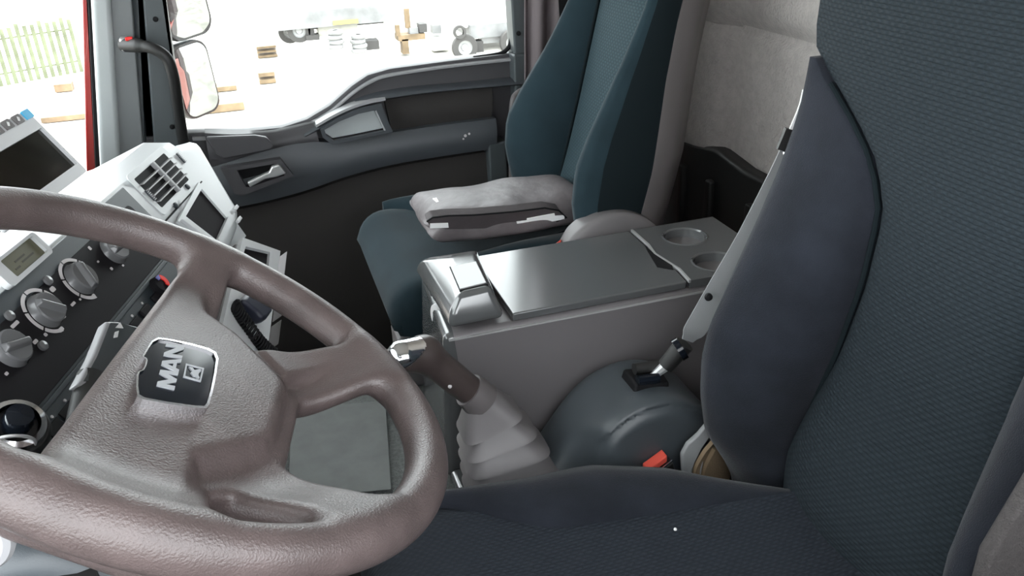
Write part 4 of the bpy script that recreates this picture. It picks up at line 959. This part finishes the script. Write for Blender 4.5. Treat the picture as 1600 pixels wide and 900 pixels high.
# palisade fence
fc = thing('palisade_fence', 'pale green palisade fence across the yard at the far left', 'fence', (-3.5, 14.0, -1.2))
fa, fb = at(-60, 146, z=-1.2), at(128, 112, z=-1.2); dirf = (fb-fa)
for k in range(17):
    p_ = fa+dirf*(k/16*1.0)
    link('pale', box(p_[0]-.026, p_[0]+.026, p_[1]-.01, p_[1]+.01, -1.2, -.43+.04*(k % 3 == 0)), M['picket'], fc, smooth=False)
for zz in (-1.05, -.58):
    link('rail', hexa([fa+np.array((0, .02, zz+1.2)), fb+np.array((0, .02, zz+1.2)), fb+np.array((0, .06, zz+1.2)), fa+np.array((0, .06, zz+1.2))], [fa+np.array((0, .02, zz+1.22)), fb+np.array((0, .02, zz+1.22)), fb+np.array((0, .06, zz+1.22)), fa+np.array((0, .06, zz+1.22))]), M['picket'], fc, smooth=False)
# timber stacks
def stack(q, w, d, hh, n, label, rz=0):
    c_ = at(*q, z=-1.2); t = thing('timber_stack', label, 'timber', c_)
    for k in range(n):
        z0_ = -1.2+k*hh
        link('board', box(c_[0]-w/2, c_[0]+w/2, c_[1]-d/2+.02*(k % 2), c_[1]+d/2, z0_+.01, z0_+hh-.03), M['timber'], t, smooth=False)
    return t
stack((107, 186), .55, .25, .10, 1, 'single timber baulk lying on the ground outside the windscreen')
stack((102, 142), .22, .2, .14, 1, 'small block of timber on the ground before the green fence')
stack((346, 172), .55, .3, .13, 1, 'timber baulk on the ground just right of the lower mirror')
stack((352, 140), .30, .3, .10, 1, 'short timber offcut beyond the lower mirror')
stack((418, 128), .22, .3, .09, 2, 'tan pallet stack nearest the slope of the door sill')
stack((418, 88), .30, .3, .07, 3, 'tan pallet stack just left of the flatbed trailer')
# parked vehicles, far across the yard
def truck_wheel(c_, r, parent):
    w_ = link('wheel', lathe([(r*.55, -.05), (r*.96, -.05), (r, -.03), (r, .03), (r*.96, .05), (r*.55, .05)], c_, (0, -1, 0), 28), M['tyre'], parent)
    link('wheel_rim', lathe([(0, .02), (r*.25, .025), (r*.3, .0), (r*.5, .01), (r*.56, .045), (r*.56, -.04), (0, -.04)], c_, (0, -1, 0), 20), M['rim'], w_)
YT = 13.0
def bb(x0, y0, x1, y1, d0, d1, name, m, par, bev=None):
    a, b = at(x0, y0, y=YT+d0), at(x1, y1, y=YT+d0); xs = sorted((a[0], b[0])); zs = sorted((a[2], b[2]))
    return link(name, box(xs[0], xs[1], YT+d0, YT+d1, zs[0], zs[1]), M[m], par, smooth=False, bevel=bev)
fl = thing('flatbed_trailer', 'grey flatbed trailer parked across the yard', 'trailer', at(500, 80, y=YT))
bb(425, 22, 612, 33, 0, .9, 'deck', 'truckgrey', fl)
bb(470, 30, 600, 36, .2, .4, 'chassis_beam', 'tyre', fl)
truck_wheel(at(467, 48, y=YT+.1), .17, fl); truck_wheel(at(452, 50, y=YT+.8), .17, fl)
bb(480, 35, 492, 54, .05, .2, 'leg_bracket', 'tyre', fl); bb(478, 56, 500, 62, 0, .2, 'foot_plate', 'tyre', fl)
bb(496, 38, 560, 52, .1, .5, 'side_box', 'truckpale', fl); bb(520, 33, 560, 36, -.02, 0, 'yellow_stripe', 'yellow', fl)
bb(562, 4, 585, 22, .2, .5, 'headboard', 'truckpale', fl)
for n_, (lab, X0) in enumerate((('stack of small grey tyres in front of the flatbed trailer', 525), ('stack of small grey tyres left of the brown machine', 561))):
    t = thing('tyre_stack', lab, 'tyres', at(X0, 76, y=YT-.4))
    for k in range(4): link('tyre', lathe([(.04, 0), (.10, 0), (.115, .02), (.115, .045), (.10, .062), (.04, .062)], at(X0, 76+6*n_, y=YT-.4)+np.array((.02*(k % 2), 0, .066*k)), (0, 0, 1), 20), M['truckgrey'], t)
tk = thing('parked_truck', 'pale truck chassis at the right of the window with its wheel showing', 'truck', at(740, 88, y=YT-.3))
truck_wheel(at(726, 74, y=YT-.3), .20, tk); truck_wheel(at(800, 66, y=YT-.3), .20, tk)
bb(735, 40, 830, 52, -.2, .8, 'load_bed', 'truckgrey', tk); bb(740, 66, 756, 82, -.25, 0, 'tank', 'tyre', tk)
bb(706, -30, 733, 44, -.1, .8, 'cab_body', 'white', tk, .03); bb(752, 54, 800, 64, -.1, .1, 'chassis_beam', 'rim', tk)
link('wheel_arch', lathe([(.06, -.03), (.10, -.03), (.10, .03), (.06, .03)], at(718, 50, y=YT-.35), (0, -1, 0), 20), M['tyre'], tk)
mc = thing('farm_machine', 'brown and grey machine standing in the middle of the window view', 'machine', at(650, 84, y=YT))
for (x0, y0, x1, y1, d0, d1, nm_, m_) in [(618, 40, 626, 56, 0, .1, 'post', 'timber'), (632, 14, 642, 44, .1, .2, 'post', 'timber'), (622, 56, 665, 61, 0, .3, 'cross_beam', 'timber'), (655, 38, 668, 50, 0, .2, 'motor', 'tyre'),
                                   (628, 62, 640, 84, 0, .2, 'leg', 'timber'), (676, 60, 700, 78, 0, .3, 'hopper', 'truckpale'), (640, 44, 654, 54, .05, .25, 'gearbox', 'truckgrey'), (676, 40, 690, 52, .1, .3, 'counterweight', 'truckgrey')]:
    bb(x0, y0, x1, y1, d0, d1, nm_, m_, mc)
bx_ = link('crate', box(*sorted((at(572, 64, y=YT-.2)[0], at(592, 64, y=YT-.2)[0])), YT-.2, YT+.05, at(580, 78, y=YT-.2)[2], at(580, 64, y=YT-.2)[2]), M['tyre'], smooth=False)
tag(bx_, 'dark square crate on the ground left of the brown machine', 'crate')
